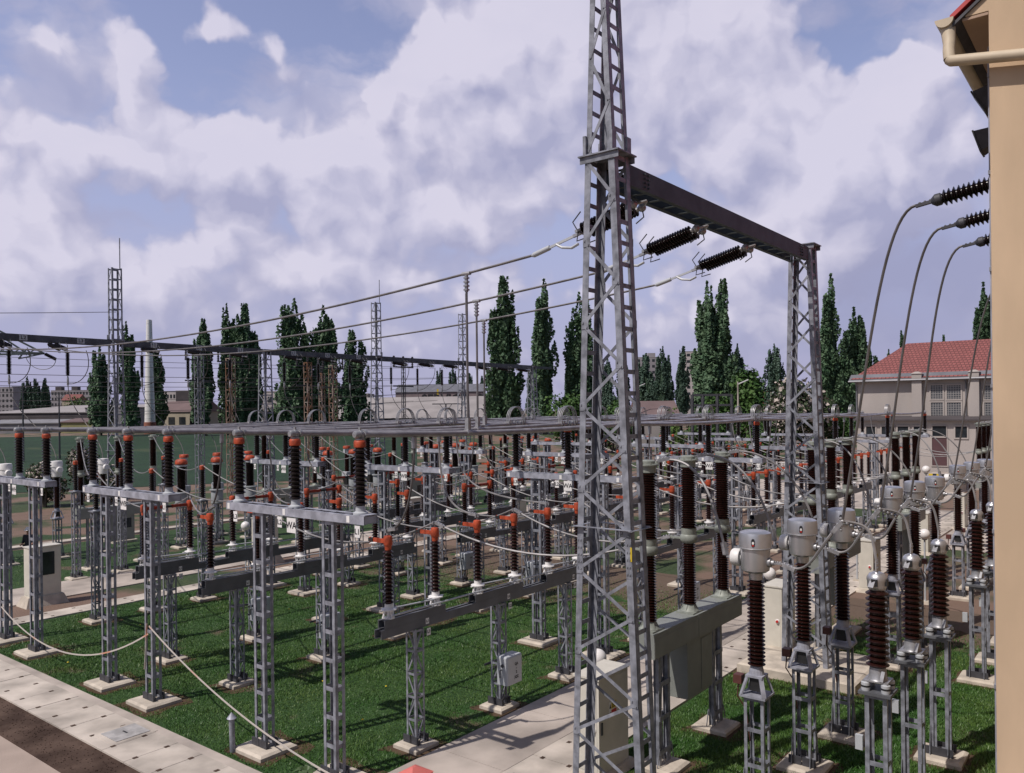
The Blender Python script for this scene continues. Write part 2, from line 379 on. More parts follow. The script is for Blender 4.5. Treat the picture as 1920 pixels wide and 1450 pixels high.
for k in range(5):
    for di, (dn, dy) in enumerate(DLINES):
        if di == 3 and k == 0: continue
        X = DIS_X + BAY * k; opened = (di == 0) or (k * 3 + di) % 4 == 1
        ps = [part('beam', dis_beam), part('drive_rod', dis_rod)]
        for pi, c in enumerate((-2.95, 0, 2.95)):
            ps.append(part('post', dis_post, (c + .05, 0, 0), [part('footing', pad_mesh(.72)), ] + ([part('motor_box', box_motor)] if pi == 1 else []))); foot_at(X + c, dy, .72)
            if k < 2: ps.append(part('phase_tag', dtag2, (c + .32, 0, 0), [part('lettering', dtx[pi + 1])])); ps.append(part('phase_tag', dtag, (c + .34, 0, 0), [part('lettering', dtx2[pi + 1])]))
            for j, o in enumerate((-.73, .73)):
                arm = arm_open if opened else (arm_r, arm_l)[j]
                ps.append(part('turntable', dis_base, (c + o, 0, 0)))
                ps.append(part('insulator', dis_ins, (c + o, 0, 0), [part('cap', dis_cap), part('blade_arm', arm), part('terminal', dis_term)]))
        ps.append(part('box_fittings', box_fit, (.05, 0, 0), [part('lettering', t) for t in box_txt] if k < 2 else []))
        put('disconnector', f"{'open' if opened else 'closed'} disconnector, six brown insulators with orange blades, {dn} line, {ORD[k]} bay from the walkway", 'disconnector', (X, dy, 0), ps, 'disconnectors on dark box beams')

# ================================================================== circuit breakers
def breaker_pole():
    lo = MB().lathe(sheds(.10, .155, 3.18, 4.52, 24), 22).mesh('pole', M['porcelain'], True)
    up = MB().lathe(sheds(.125, .185, 4.86, 6.20, 26), 24).mesh('upper_insulator', M['porcelain'], True)
    b = MB().lathe([(.21, 3.02), (.21, 3.04), (.15, 3.1), (.13, 3.18)], 16)
    for a in range(6):
        t = R(60 * a); b.bar((.2 * math.cos(t), .2 * math.sin(t), 3.03), (.13 * math.cos(t), .13 * math.sin(t), 3.17), .03, .02)
    b.frus(0, 0, 3.0, 3.03, .5, .42, .5, .42)
    base = b.mesh('pole_base', M['flange'], True)
    j = MB().lathe([(.12, 4.52), (.17, 4.56), (.19, 4.6), (.19, 4.68), (.16, 4.72), (.17, 4.86)], 20); j.box(-.04, .04, .15, .42, 4.60, 4.64); j.lathe([(.03, 0), (.05, .03)], 8, (0, .4, 4.62), (0, 1, 0))
    joint = j.mesh('middle_flange', M['flange'], True)
    c = MB().lathe([(.15, 6.20), (.17, 6.21), (.17, 6.34), (.23, 6.35), (.23, 6.38), (.15, 6.385), (.15, 6.44), (.12, 6.46), (.02, 6.465)], 22)
    for a in range(8):
        t = R(45 * a); c.lathe([(.014, 6.38), (.014, 6.42)], 6, (.2 * math.cos(t), .2 * math.sin(t), 0))
    c.box(.1, .42, -.05, .05, 6.352, 6.378); c.box(.3, .36, -.04, .04, 6.38, 6.42)
    return [lo, up, base, joint, c.mesh('top_cap', M['flange'], True)]
BP = breaker_pole()
BPOS = (-2.0, -.17, 1.62)
mb = MB().box(-2.3, 2.1, -.27, .27, 2.5, 3.0); mb.box(-2.29, 2.09, -.278, -.272, 2.52, 2.9); mb.box(-.3, -.285, -.284, -.279, 2.52, 2.98)
tank = mb.mesh('drive_housing', M['cabgrey'])
mb = MB().box(-.75, .5, -.22, .2, 1.25, 2.496); mb.box(-.08, .46, -.232, -.224, 1.3, 2.42); ctrl = mb.mesh('control_box', M['cabgrey'])
mb = MB().box(-.045, .33, -.245, -.236, 1.86, 2.34); ctrl_win = mb.mesh('window_panel', M['glass'])
mb = MB()
for sx in (-.2, .2): mb.box(sx - .05, sx + .05, -.06, -.05, .13, 2.5); mb.box(sx - .05, sx + .05, .05, .06, .13, 2.5); mb.box(sx - .006, sx + .006, -.0495, .0495, .13, 2.5)
for z in (.35, 1.05, 1.75):
    for sy in (-.07, .07): mb.box(-.24, .24, sy - .008, sy + .008, z, z + .1)
for sx in (-.2, .2):
    for sy in (-.07, .07):
        for d in (-1, 1): mb.bar((sx + d * .05, sy, .5), (sx + d * .16, sy, .14), .012, .03)
mb.tube([(0, .0, 2.4), (.02, .05, 1.2), (0, 0, .2)], .03, 6)
bleg = mb.mesh('support_leg', M['steel'])
def breaker(x, y, label, badge=False):
    ps = [part('drive_housing', tank), part('control_box', ctrl, (0, 0, 0), [part('window_panel', ctrl_win)] if badge else [])]
    for lx in (-1.5, 1.15): ps.append(part('support_leg', bleg, (lx, 0, 0), [part('footing', pad_mesh(.85, .85))])); foot_at(x + lx, y, .85)
    for p in BPOS: ps.append(part('pole', BP[0], (p, 0, 0), [part('upper_insulator', BP[1]), part('pole_base', BP[2]), part('middle_flange', BP[3]), part('top_cap', BP[4])]))
    put('circuit_breaker', label, 'circuit breaker', (x, y, 0), ps, 'three pole circuit breakers')
BRX, BRY = 16.6, 8.0
NEAR_K = (0, 1, 2, 4)
for k in NEAR_K: breaker(BRX + BAY * k, BRY, f'grey circuit breaker with three tall double insulators beside the lane, {ORD[k]} bay from walkway')
for k in range(5): breaker(19.6 + BAY * k, 40.4, f'grey circuit breaker with three double insulators near the rear gantry, {ORD[k]} bay from the walkway', True)

# ================================================================== current transformers with silver heads
mb = MB(); lattice(mb, 0, 0, .1, 2.0, .34, .38, .06, .62, (), bat=.075)
for sx in (-1, 1):
    for sy in (-1, 1): mb.bar((sx * .17, sy * .19, .75), (sx * .26, sy * .19, .12), .05, .012, (0, 1, 0))
feet(mb, 0, 0, .34, .38, .1); ct_post = mb.mesh('stand', [M['steel'], M['bracket']])
mb = MB().box(-.25, .25, -.25, .25, 2.1, 2.14)
for sx in (-1, 1):
    for sy in (-1, 1): mb.bar((sx * .22, sy * .22, 2.14), (sx * .13, sy * .13, 2.47), .08, .03)
mb.box(-.16, .16, -.16, .16, 2.46, 2.5); mb.lathe([(.14, 2.5), (.13, 2.58), (.11, 2.66)], 16); mb.box(-.1, .1, -.1, .1, 2.2, 2.455, 1)
ct_frame = mb.mesh('base_frame', [M['steel_lt'], M['black']])
ct_ins = MB().lathe(sheds(.105, .165, 2.66, 4.28, 22), 22).mesh('insulator', M['porcelain'], True)
mb = MB().lathe([(.12, 4.28), (.13, 4.4), (.2, 4.42), (.255, 4.46), (.265, 4.54), (.27, 4.86), (.30, 4.88), (.30, 5.10), (.285, 5.16), (.22, 5.19), (.02, 5.20)], 28)
ct_head = mb.mesh('tank_head', M['silver'], True)
mb = MB().lathe([(.307, 4.868), (.31, 4.876), (.31, 4.884), (.304, 4.89)], 28); ct_rim = mb.mesh('rim_seam', M['clamp'], True)
g = V((-.97, -.24, 0)).normalized(); gs = V((-g.y, g.x, 0))
mb = MB()
for (w, h, dpt, mi) in ((.07, .16, .306, 0), (.042, .05, .312, 1), (.045, .028, .3125, 2)):
    pts = [(gs * (w / 2 * math.cos(t)) + V((0, 0, 5.0 + (-.045 if mi == 2 else 0) + h / 2 * math.copysign(abs(math.sin(t)) ** .7, math.sin(t))))) for t in [2 * math.pi * i / 14 for i in range(14)]]
    n = len(pts); mb.add([p + g * (dpt - .03) for p in pts] + [p + g * dpt for p in pts], [tuple(range(n, 2 * n))] + [(i, (i + 1) % n, n + (i + 1) % n, n + i) for i in range(n)], mi)
ct_gauge = mb.mesh('gauge_window', [M['ink'], M['white'], M['red']])
mb = MB().lathe([(.07, .2), (.08, .27), (.155, .28), (.165, .30), (.165, .42), (.145, .45), (.02, .455)], 18, (0, 0, 4.66), (0, 1, 0)); ct_disc = mb.mesh('terminal_drum', M['white'], True)
mb = MB().box(-.04, .04, .42, .56, 4.64, 4.67); mb.lathe([(.09, .25), (.09, .3), (.05, .31), (.05, .36)], 12, (0, 0, 4.62), (0, -1, 0)); mb.box(-.04, .04, -.5, -.35, 4.6, 4.63)
for i in range(3): mb.ball((0, -.38 - .045 * i, 4.645), .018, 6, 4)
ct_term = mb.mesh('terminal', M['clamp'], True)
mb = MB().box(-.16, .02, .24, .4, 2.3, 2.46); mb.tube([(-.1, .32, 2.3), (-.1, .34, 2.05), (0, .22, 1.8), (.02, .15, 1.2)], .014, 6); ct_jb = mb.mesh('junction_box', M['maroon'])
CTX = (14.7, 16.85, 19.02); CTY = (5.80, 5.64, 5.48)
PW = ['nearest', 'middle', 'farthest']
for k in NEAR_K:
    for i in range(3):
        x, y = CTX[i] + BAY * k, CTY[i]; foot_at(x, y, .9)
        put('current_transformer', f'silver headed current transformer on stand, {PW[i]} of three beside the {ORD[k]} lane breaker', 'current transformer', (x, y, 0),
            [part('stand', ct_post, (0, 0, 0), [part('footing', pad_mesh(.9)), part('junction_box', ct_jb)]), part('base_frame', ct_frame), part('insulator', ct_ins),
             part('tank_head', ct_head, (0, 0, 0), [part('rim_seam', ct_rim), part('gauge_window', ct_gauge), part('terminal_drum', ct_disc), part('terminal', ct_term)])], 'current transformers with silver heads')
# ================================================================== surge arresters
mb = MB(); lattice(mb, 0, 0, .1, 2.5, .33, .36, .07, .86, (), bat=.08)
for sy in (-1, 1):
    for sx in (-1, 1): mb.bar((sx * .165, sy * .17, .75), (sx * .24, sy * .17, .12), .05, .012, (0, 1, 0))
feet(mb, 0, 0, .33, .36, .1); sa_post = mb.mesh('stand', [M['steel'], M['bracket']])
mb = MB().box(-.27, .27, -.26, .26, 2.6, 2.65); sa_plate = mb.mesh('top_plate', M['steel_dk'])
mb = MB()
for sx in (-1, 1):
    for sy in (-1, 1): mb.lathe([(.07, 2.651), (.075, 2.7), (.075, 2.79), (.05, 2.8), (.05, 2.81)], 12, (sx * .16, sy * .16, 0)); mb.lathe([(.078, 2.715), (.078, 2.745)], 12, (sx * .16, sy * .16, 0), mi=1)
sa_ft = mb.mesh('insulating_feet', [M['lightbox'], M['black']], True)
mb = MB().box(-.2, .2, -.2, .2, 2.81, 2.83); mb.lathe([(.17, 2.83), (.15, 2.86), (.14, 2.98), (.13, 3.04)], 14); mb.bar((-.2, -.1, 2.84), (-.12, -.12, 3.0), .06, .02); mb.bar((.2, .1, 2.84), (.12, .12, 3.0), .06, .02); sa_base = mb.mesh('base_casting', M['clamp'], True)
sa_ins = MB().lathe(sheds(.12, .19, 3.04, 4.36, 13), 24).mesh('insulator', M['porcelain'], True)
mb = MB().lathe([(.13, 4.36), (.145, 4.38), (.155, 4.42), (.155, 4.5), (.165, 4.53), (.16, 4.58), (.12, 4.64), (.05, 4.67)], 20)
mb.bar((-.21, .05, 4.42), (-.15, .03, 4.52), .1, .03, mi=2); mb.bar((.21, -.05, 4.42), (.15, -.03, 4.52), .1, .03, mi=2); mb.box(-.07, .07, -.012, .012, 4.66, 4.86)
for sx in (-.035, .035):
    for z in (4.74, 4.81): mb.ball((sx, -.014, z), .016, 6, 4)
mb.box(-.05, .05, -.175, -.15, 4.44, 4.56, 1); mb.box(-.175, -.15, -.05, .05, 4.44, 4.56, 1)
sa_head = mb.mesh('head_casting', [M['silver'], M['black'], M['clamp']], True)
mb = MB().box(-.17, -.1, .22, .34, 1.6, 1.85); sa_cnt = mb.mesh('discharge_counter', M['lightbox'])
SAX, SAY = CTX, (3.66, 3.57, 3.49)
for k in NEAR_K[:3]:
    for i in range(3):
        x, y = SAX[i] + BAY * k, SAY[i]; foot_at(x, y, .9)
        put('surge_arrester', f'brown surge arrester with small silver head, {PW[i]} of three under the drop cables of bay {k + 1}' if 0 else
            f'brown wide ribbed surge arrester with small silver head, {PW[i]} of three in the {ORD[k]} bay', 'surge arrester', (x, y, 0),
            [part('stand', sa_post, (0, 0, 0), [part('footing', pad_mesh(.9)), part('discharge_counter', sa_cnt)]), part('top_plate', sa_plate), part('insulating_feet', sa_ft), part('base_casting', sa_base), part('insulator', sa_ins), part('head_casting', sa_head)], 'surge arresters')

# ================================================================== line side: post insulators, CTs, mushroom transformers
mb = MB(); lattice(mb, 0, 0, .1, 3.9, .3, .3, .05, .5, ('a', 'b')); mb.box(-.2, .2, -.2, .2, 4.0, 4.04); feet(mb, 0, 0, .3, .3, .1); pi_post = mb.mesh('stand', [M['steel'], M['bracket']])
pi_ins = MB().lathe(sheds(.07, .12, 4.08, 5.25, 14), 16).mesh('insulator', M['porcelain_bk'], True)
pi_base = MB().lathe([(.11, 4.04), (.1, 4.08)], 12).mesh('base_flange', M['lightbox'], True)
pi_cap = MB().lathe([(.075, 5.25), (.1, 5.26), (.105, 5.4), (.08, 5.43), (.01, 5.44)], 14).mesh('cap', M['orange'], True)
for (px, py, w) in ((13.6, 30.0, 'behind the rear bus'), (16.55, 38.5, 'in front of the rear breaker')):
    for k in range(5):
        for i in range(3):
            x, y = px + 2.1 * i + BAY * k, py; foot_at(x, y, .75)
            put('post_insulator', f'orange capped insulator column {w}, {PW[i]} of three, {ORD[k]} bay', 'post insulator', (x, y, 0),
                [part('stand', pi_post, (0, 0, 0), [part('footing', pad_mesh(.75))]), part('insulator', pi_ins, (0, 0, 0), [part('base_flange', pi_base), part('cap', pi_cap)])], 'post insulators on lattice columns')
mb = MB().lathe([(.2, 4.28), (.24, 4.3), (.26, 4.45), (.26, 4.8), (.29, 4.82), (.29, 5.05), (.27, 5.12), (.02, 5.14)], 18); wct_head = mb.mesh('tank_head', M['white'], True)
WCT = (16.0, 18.4, 20.8)
for i in range(3):
    x, y = WCT[i], 45.0; foot_at(x, y, .9)
    put('current_transformer', f'white headed current transformer behind the rear breaker, {PW[i]} of three near the flowering bush', 'current transformer', (x, y, 0),
        [part('stand', ct_post, (0, 0, 0), [part('footing', pad_mesh(.9))]), part('base_frame', ct_frame), part('insulator', ct_ins), part('tank_head', wct_head, (0, 0, 0), [part('terminal_drum', ct_disc, (0, 0, 0), (), math.pi)])], 'current transformers with silver heads')
mb = MB(); lattice(mb, 0, 0, .1, 2.2, .45, .45, .06, .7, ('a', 'b')); feet(mb, 0, 0, .45, .45, .1); mu_post = mb.mesh('stand', [M['steel'], M['bracket']])
mb = MB().lathe([(.3, 2.3), (.34, 2.32), (.34, 3.0), (.32, 3.05), (.42, 3.06), (.42, 3.12), (.3, 3.14)], 18); mu_tank = mb.mesh('oil_tank', M['tankgrey'], True)
mb = MB().rbox(-.28, .28, -.28, .28, 2.9, 3.25, .05); mb.frus(0, 0, 2.32, 2.9, .34, .34, .5, .5, 1); mu_box = mb.mesh('oil_tank', [M['lightbox'], M['black']])
mu_ins = MB().lathe(sheds(.2, .27, 3.14, 4.55, 20), 18).mesh('insulator', M['porcelain_bk'], True)
ms_ins = MB().lathe(sheds(.14, .2, 3.26, 4.55, 18), 18).mesh('insulator', M['porcelain'], True)
mb = MB().lathe([(.26, 4.55), (.29, 4.57), (.29, 4.66), (.22, 4.68)], 18); mb.box(-.5, .5, -.02, .02, 4.6, 4.64); mu_col = mb.mesh('collar', M['lightbox'], True)
mu_cap = MB().lathe([(.22, 4.68), (.33, 4.7), (.34, 4.74), (.32, 4.88), (.24, 4.96), (.12, 4.99), (.01, 5.0)], 20).mesh('dome_cap', M['orange'], True)
mb = MB().lathe([(.2, 4.55), (.2, 4.9)], 16); mb.box(-.26, -.2, -.1, .1, 4.6, 4.85); ms_col = mb.mesh('collar', M['lightbox'], True)
ms_cap = MB().lathe([(.2, 4.9), (.27, 4.91), (.27, 5.05), (.24, 5.09), (.01, 5.1)], 20).mesh('dome_cap', M['orange'], True)
for k in range(1, 5):
    for i in range(3):
        x, y = 13.7 + 2.2 * i + BAY * k, 42.6; foot_at(x, y, .9)
        put('voltage_transformer', f'voltage transformer with orange dome cap on round grey tank, {PW[i]} of three, {ORD[k]} bay', 'voltage transformer', (x, y, 0),
            [part('stand', mu_post, (0, 0, 0), [part('footing', pad_mesh(.9))]), part('oil_tank', mu_tank), part('insulator', mu_ins, (0, 0, 0), [part('collar', mu_col), part('dome_cap', mu_cap)])], 'transformers with orange dome caps')
        x, y = 15.4 + 2.2 * i + BAY * k, 45.3; foot_at(x, y, .9)
        put('current_transformer', f'slim current transformer with flat orange cap on square tank, {PW[i]} of three, {ORD[k]} bay', 'current transformer', (x, y, 0),
            [part('stand', mu_post, (0, 0, 0), [part('footing', pad_mesh(.9))]), part('oil_tank', mu_box), part('insulator', ms_ins, (0, 0, 0), [part('collar', ms_col), part('dome_cap', ms_cap)])], 'transformers with orange dome caps')

# ================================================================== cabinets, lamps, vent
mb = MB().box(0, 1.15, 0, .56, .14, 2.06); mb.box(-.03, 1.18, -.03, .6, 2.062, 2.1); mb.box(-.006, -.001, .05, .52, .2, 2.0); mb.box(.03, 1.12, -.006, -.001, .2, 2.0)
cab = mb.mesh('body', M['cream'])
cab_pl = MB().frus(.575, .28, 0, .14, 1.5, .95, 1.3, .7).mesh('plinth', M['pad'])
mb = MB().box(.06, .11, -.03, -.007, .95, 1.2); cab_h = mb.mesh('handle', M['black'])
mb = MB().lathe([(.065, 0), (.065, .02), (.05, .03)], 14, (-.007, .13, 1.05), (-1, 0, 0)); mb.lathe([(.042, .031), (.042, .06), (.01, .065)], 12, (-.007, .13, 1.05), (-1, 0, 0), mi=1); cab_b = mb.mesh('emergency_button', [M['white'], M['red']], True)
mb = MB().box(.37, .66, -.012, -.008, 1.2, 1.52, 0); mb.box(.46, .655, -.015, -.0125, 1.37, 1.515, 1); mb.box(.46, .655, -.015, -.0125, 1.205, 1.35, 2); cab_s = mb.mesh('warning_sign', [M['white'], M['yellow'], M['red']])
mb = MB()
mb.add([(.385, -.0135, 1.39), (.445, -.0135, 1.39), (.415, -.0135, 1.49), (.385, -.016, 1.39), (.445, -.016, 1.39), (.415, -.016, 1.49)], [(3, 4, 5), (0, 1, 4, 3), (1, 2, 5, 4), (2, 0, 3, 5)])
mb.lathe([(.036, .0135), (.036, .016)], 14, (.415, 0, 1.28), (0, -1, 0)); mb.lathe([(.024, .0161), (.024, .018)], 14, (.415, 0, 1.28), (0, -1, 0), mi=1)
for i in range(3): mb.box(.49, .49 + (.12, .09, .11)[i], -.0175, -.0155, 1.47 - .035 * i, 1.48 - .035 * i)
cab_m = mb.mesh('sign_marks', [M['ink'], M['white']])
mb = MB().box(.38, .9, -.02, -.008, .95, 1.85); cab_w = mb.mesh('window_panel', M['glass'])
for k in range(5):
    if k in NEAR_K or k == 3:
        x, y = 13.7 + BAY * k, 8.67; PADS.append((x + .57, y + .28, .75, .48))
        put('control_cabinet', f'tall cream control cabinet beside the paved lane, {ORD[k]} bay from the walkway' + (', red stop button' if k == 0 else ''), 'cabinet', (x, y, 0),
            [part('body', cab, (0, 0, 0), [part('handle', cab_h), part('emergency_button', cab_b)]), part('plinth', cab_pl), part('warning_sign', cab_s, (0, 0, 0), [part('sign_marks', cab_m)])], 'cream control cabinets')
    x, y = 13.0 + BAY * k, 34.3
    put('control_cabinet', f'cream control cabinet with dark glazed door by the rear path, {ORD[k]} bay from the walkway', 'cabinet', (x, y, 0),
        [part('body', cab, (0, 0, .25), [part('window_panel', cab_w)]), part('plinth', MB().frus(.575, .28, 0, .39, 1.6, 1.0, 1.3, .7).mesh('plinth', M['pad']))], 'cream control cabinets')
def globe(x, y, z, label):
    put('globe_lamp', label, 'lamp', (x, y, 0), [part('pole', MB().tube([(0, 0, 0), (0, 0, z - .18)], .035, 10).mesh('pole', M['lightbox'], True), (0, 0, 0), [part('base_plate', MB().frus(0, 0, 0, .12, .32, .32, .28, .28).mesh('base_plate', M['pad']))]),
        part('collar', MB().lathe([(.06, z - .22), (.1, z - .2), (.1, z - .17)], 12).mesh('collar', M['steel'], True)), part('lamp_globe', MB().ball((0, 0, z), .2, 20, 12).mesh('lamp_globe', M['globe'], True))], 'white globe lamps')
globe(15.55, 9.85, 1.86, 'white globe lamp behind the cream cabinet with red stop button')
globe(25.5, 9.6, 2.15, 'white globe lamp peeping over the second cabinet along the lane')
globe(36.2, 9.8, 2.2, 'white globe lamp behind the third cabinet along the lane')
globe(21.2, 32.2, 2.4, 'white globe lamp on pole by the rear duct path')
globe(33.6, 6.65, 2.64, 'white globe lamp among the silver transformer heads')
globe(46.0, 9.0, 4.2, 'white globe lamp in front of the maroon door')
globe(24.7, 33.2, 2.5, 'white globe lamp behind the L2 plate of the front bus')
put('vent_pipe', 'short grey vent pipe with pointed metal cap in grass', 'vent pipe', (10.12, 15.95, 0), [part('pipe', MB().tube([(0, 0, -.05), (-.02, 0, .78)], .062, 14).mesh('pipe', M['steel'], True)), part('cap', MB().lathe([(.1, .76), (.105, .77), (.005, .9)], 16, (-.02, 0, 0)).mesh('cap', M['steel_lt'], True))])
# ================================================================== gantries
def tower(mb, cx, cy, z1, wa, wb0, wb1, ztop, wbt, rung=.38, leg=.125):
    def wb(z): return wb0 + (wb1 - wb0) * z / z1 if z <= z1 else wb1 * .92 + (wbt - wb1 * .92) * (z - z1) / max(.01, ztop - z1)
    t = .012
    segs = [(0.1, z1)] + ([(z1, ztop)] if ztop > z1 + .6 else [])
    for za, zb in segs:
        for sx in (-1, 1):
            for sy in (-1, 1):
                L = leg if za < 1 else leg * .85
                p = V((cx + sx * wa / 2, cy + sy * wb(za + (.01 if za > 1 else 0)) / 2, za)); q = V((cx + sx * wa / 2, cy + sy * wb(zb) / 2, zb))
                o = V((0, -sy * L / 2, 0)); mb.barx(p + o, q + o, V((1, 0, 0)), V((0, 1, 0)), t, L)
                o = V((-sx * (L / 2 + t / 2), -sy * t / 2, 0)); mb.barx(p + o, q + o, V((1, 0, 0)), V((0, 1, 0)), L - t, t)
        n = int((zb - za) / rung)
        for i in range(n + 1):
            z = za + .06 + (zb - za - .14) * i / n
            for sy in (-1, 1):
                y = cy + sy * (wb(z + .01) / 2 - .022); mb.box(cx - wa / 2 + leg * .8, cx + wa / 2 - leg * .8, y - .006, y + .006, z - .04, z + .04)
        m = max(2, round((zb - za) / (.76 if za < 1 else .8)))
        for i in range(m):
            zz0, zz1 = za + .08 + (zb - za - .16) * i / m, za + .08 + (zb - za - .16) * (i + 1) / m
            for sx in (-1, 1):
                d = sx * (1 if i % 2 else -1)
                x = cx + sx * (wa / 2 + .008)
                mb.bar((x, cy + d * (wb(zz0 + .01) / 2 - .03), zz0), (x, cy - d * (wb(zz1 + .01) / 2 - .03), zz1), .014, .055, (1, 0, 0)) if 0 else mb.barx((x, cy + d * (wb(zz0 + .01) / 2 - .03), zz0), (x, cy - d * (wb(zz1 + .01) / 2 - .03), zz1), V((1, 0, 0)), V((0, 1, 1)).normalized() if d > 0 else V((0, -1, 1)).normalized(), .014, .06)
    if ztop > 15:
        for i in range(16):
            zz = .18 + (z1 - .26) * i / 16
            for sx in (-1, 1):
                d = sx * (1 if i % 2 else -1); x = cx + sx * (wa / 2 + .0145); y = cy + d * (wb(zz) / 2 - .075)
                mb.box(*sorted((x - sx * .004, x + sx * .004)), y - .075, y + .075, zz - .07, zz + .07)
                for q in (-.04, .04): mb.box(*sorted((x + sx * .004, x + sx * .022)), y + q - .013, y + q + .013, zz + q - .013, zz + q + .013)
        for sx in (-1, 1):
            for sy in (-1, 1):
                y = cy + sy * (wb(4.9) / 2 - .06); x = cx + sx * (wa / 2 + .009)
                mb.box(*sorted((x - sx * .004, x + sx * .003)), y - .05, y + .05, 4.55, 5.2)
                for q in range(5):
                    for e in (-.025, .025): mb.box(*sorted((x + sx * .003, x + sx * .02)), y + e - .011, y + e + .011, 4.61 + .13 * q, 4.632 + .13 * q)
    w = wb(5.4) + .1
    for sx in (-1, 1): mb.box(*sorted((cx + sx * (wa / 2 + .016), cx + sx * (wa / 2 + .1))), cy - w / 2, cy + w / 2, 5.39, 5.4)
    for sy in (-1, 1): mb.box(cx - wa / 2 - .1, cx + wa / 2 + .1, *sorted((cy + sy * (w / 2 - .04), cy + sy * (w / 2 + .03))), 5.378, 5.388)
    mb.box(cx - wa / 2 - .07, cx + wa / 2 + .07, cy - wb1 / 2 - .12, cy + wb1 / 2 + .12, z1 - .012, z1 + .012)
    for sx in (-1, 1): mb.box(*sorted((cx + sx * (wa / 2 + .016), cx + sx * (wa / 2 + .03))), cy - wb1 / 2 - .1, cy + wb1 / 2 + .1, z1 - .13, z1 - .014)
    for sx in (-1, 1):
        for sy in ((-1, 1) if ztop > z1 + .6 else ()): mb.box(cx + sx * wa / 2 - .07, cx + sx * wa / 2 + .07, cy + sy * wb1 / 2 * .92 - .03, cy + sy * wb1 / 2 * .92 + .03, z1 + .014, z1 + .35)
def portal_beam(mb, x0, x1, y, z, h=.38, w=.5):
    for sy in (-1, 1):
        yy = y + sy * w / 2; mb.box(x0, x1, yy - .008, yy + .008, z - h, z)
        for zz in (z - h + .001, z - .013): mb.box(x0 + .002, x1 - .002, *sorted((yy - sy * .01, yy - sy * .1)), zz, zz + .012)
    n = int((x1 - x0) / .62)
    for i in range(n + 1):
        x = x0 + .2 + (x1 - x0 - .4) * i / n
        mb.box(x - .05, x + .05, y - w / 2 + .1, y + w / 2 - .1, z - h + .014, z - h + .024); mb.box(x - .05, x + .05, y - w / 2 + .1, y + w / 2 - .1, z - .026, z - .016)
def bolts(mb, x, y, z):
    for i in range(4):
        for j in range(2): mb.box(x + .14 * j - .018, x + .14 * j + .018, y - .025, y + .025, z - .08 - .08 * i, z - .05 - .08 * i)
root = ob('line_gantry', None, None, (0, 0, 0)); tag(root, 'tall grey steel gantry with two lattice towers joined by dark beam, beside the lane', 'gantry')
TX = (12.5, 23.0); TY = 7.6
for i, x in enumerate(TX):
    b = MB(); tower(b, x, TY, 12.05, .52, 1.5 if i == 0 else 1.3, .6, 16.3 if i == 0 else 12.3, .2)
    t = ob('tower', b.mesh('tower', M['steel']), root)
    ob('footing', pad_mesh(1.3, 2.2, .28) if i == 0 else pad_mesh(2.3, 3.2, .28), t, (x, TY, 0))
    PADS.append((x, TY, .7 if i == 0 else 1.2, 1.2 if i == 0 else 1.7))
b = MB(); portal_beam(b, TX[0] + .3, TX[1] - .3, TY, 11.95, .37, .5)
for x in (TX[0] + .9, TX[1] - .95): bolts(b, x, TY - .27, 11.95)
ob('beam', b.mesh('beam', M['steel_gantry']), root)
b = MB().box(TX[0] - .2755, TX[0] - .2725, TY - .575, TY - .54, 4.85, 5.1); ob('warning_strip', b.mesh('warning_strip', M['yellow']), root)
FY = 48.0
FX = [12.7, 23.0, 33.3, 43.6, 53.9, 64.2]
root = ob('line_gantry', None, None, (0, 0, 0)); tag(root, 'long dark rear gantry of lattice towers and box beams before the poplars', 'gantry')
for i, x in enumerate(FX):
    tall = i in (1, 3, 4)
    b = MB(); tower(b, x, FY, 11.9, .6, 1.5, .6, 16.2 if tall else 12.1, .5, .6, .1)
    t = ob('tower', b.mesh('tower', M['steel'] if i else M['steel_gantry']), root); ob('footing', pad_mesh(1.3, 2.2, .2), t, (x, FY, 0))
    if tall: ob('lightning_rod', MB().tube([(x + .2, FY - .2, 16.1), (x + .2, FY - .2, 18.0)], .03, 6).mesh('lightning_rod', M['steel']), t)
for i in range(6):
    b = MB(); x0 = FX[i - 1] if i else 2.5
    portal_beam(b, x0 + .35, FX[i] - .35, FY, 11.93, .36, .5)
    bm = ob('beam', b.mesh('beam', M['gantry_far']), root)
    if i < 4:
        for j, xx in enumerate((1.6, 4.6, 7.6)):
            X = (x0 if i else 2.4) + xx + (.6 if i else 0)
            ob('phase_plate', MB().box(X - .2, X + .2, FY - .275, FY - .262, 11.6, 11.9).mesh('phase_plate', M['lightbox']), bm)
            ob('lettering', text('L' + str(j + 1), .28, (X, FY - .28, 11.75), *NB, M['ink']), bm)
b = MB(); x0, z0 = FX[-1] + .3, 11.9; portal_beam(b, x0, x0 + 2.8, FY, 11.9, .25, .4); ob('beam', b.mesh('beam', M['steel_gantry']), root)

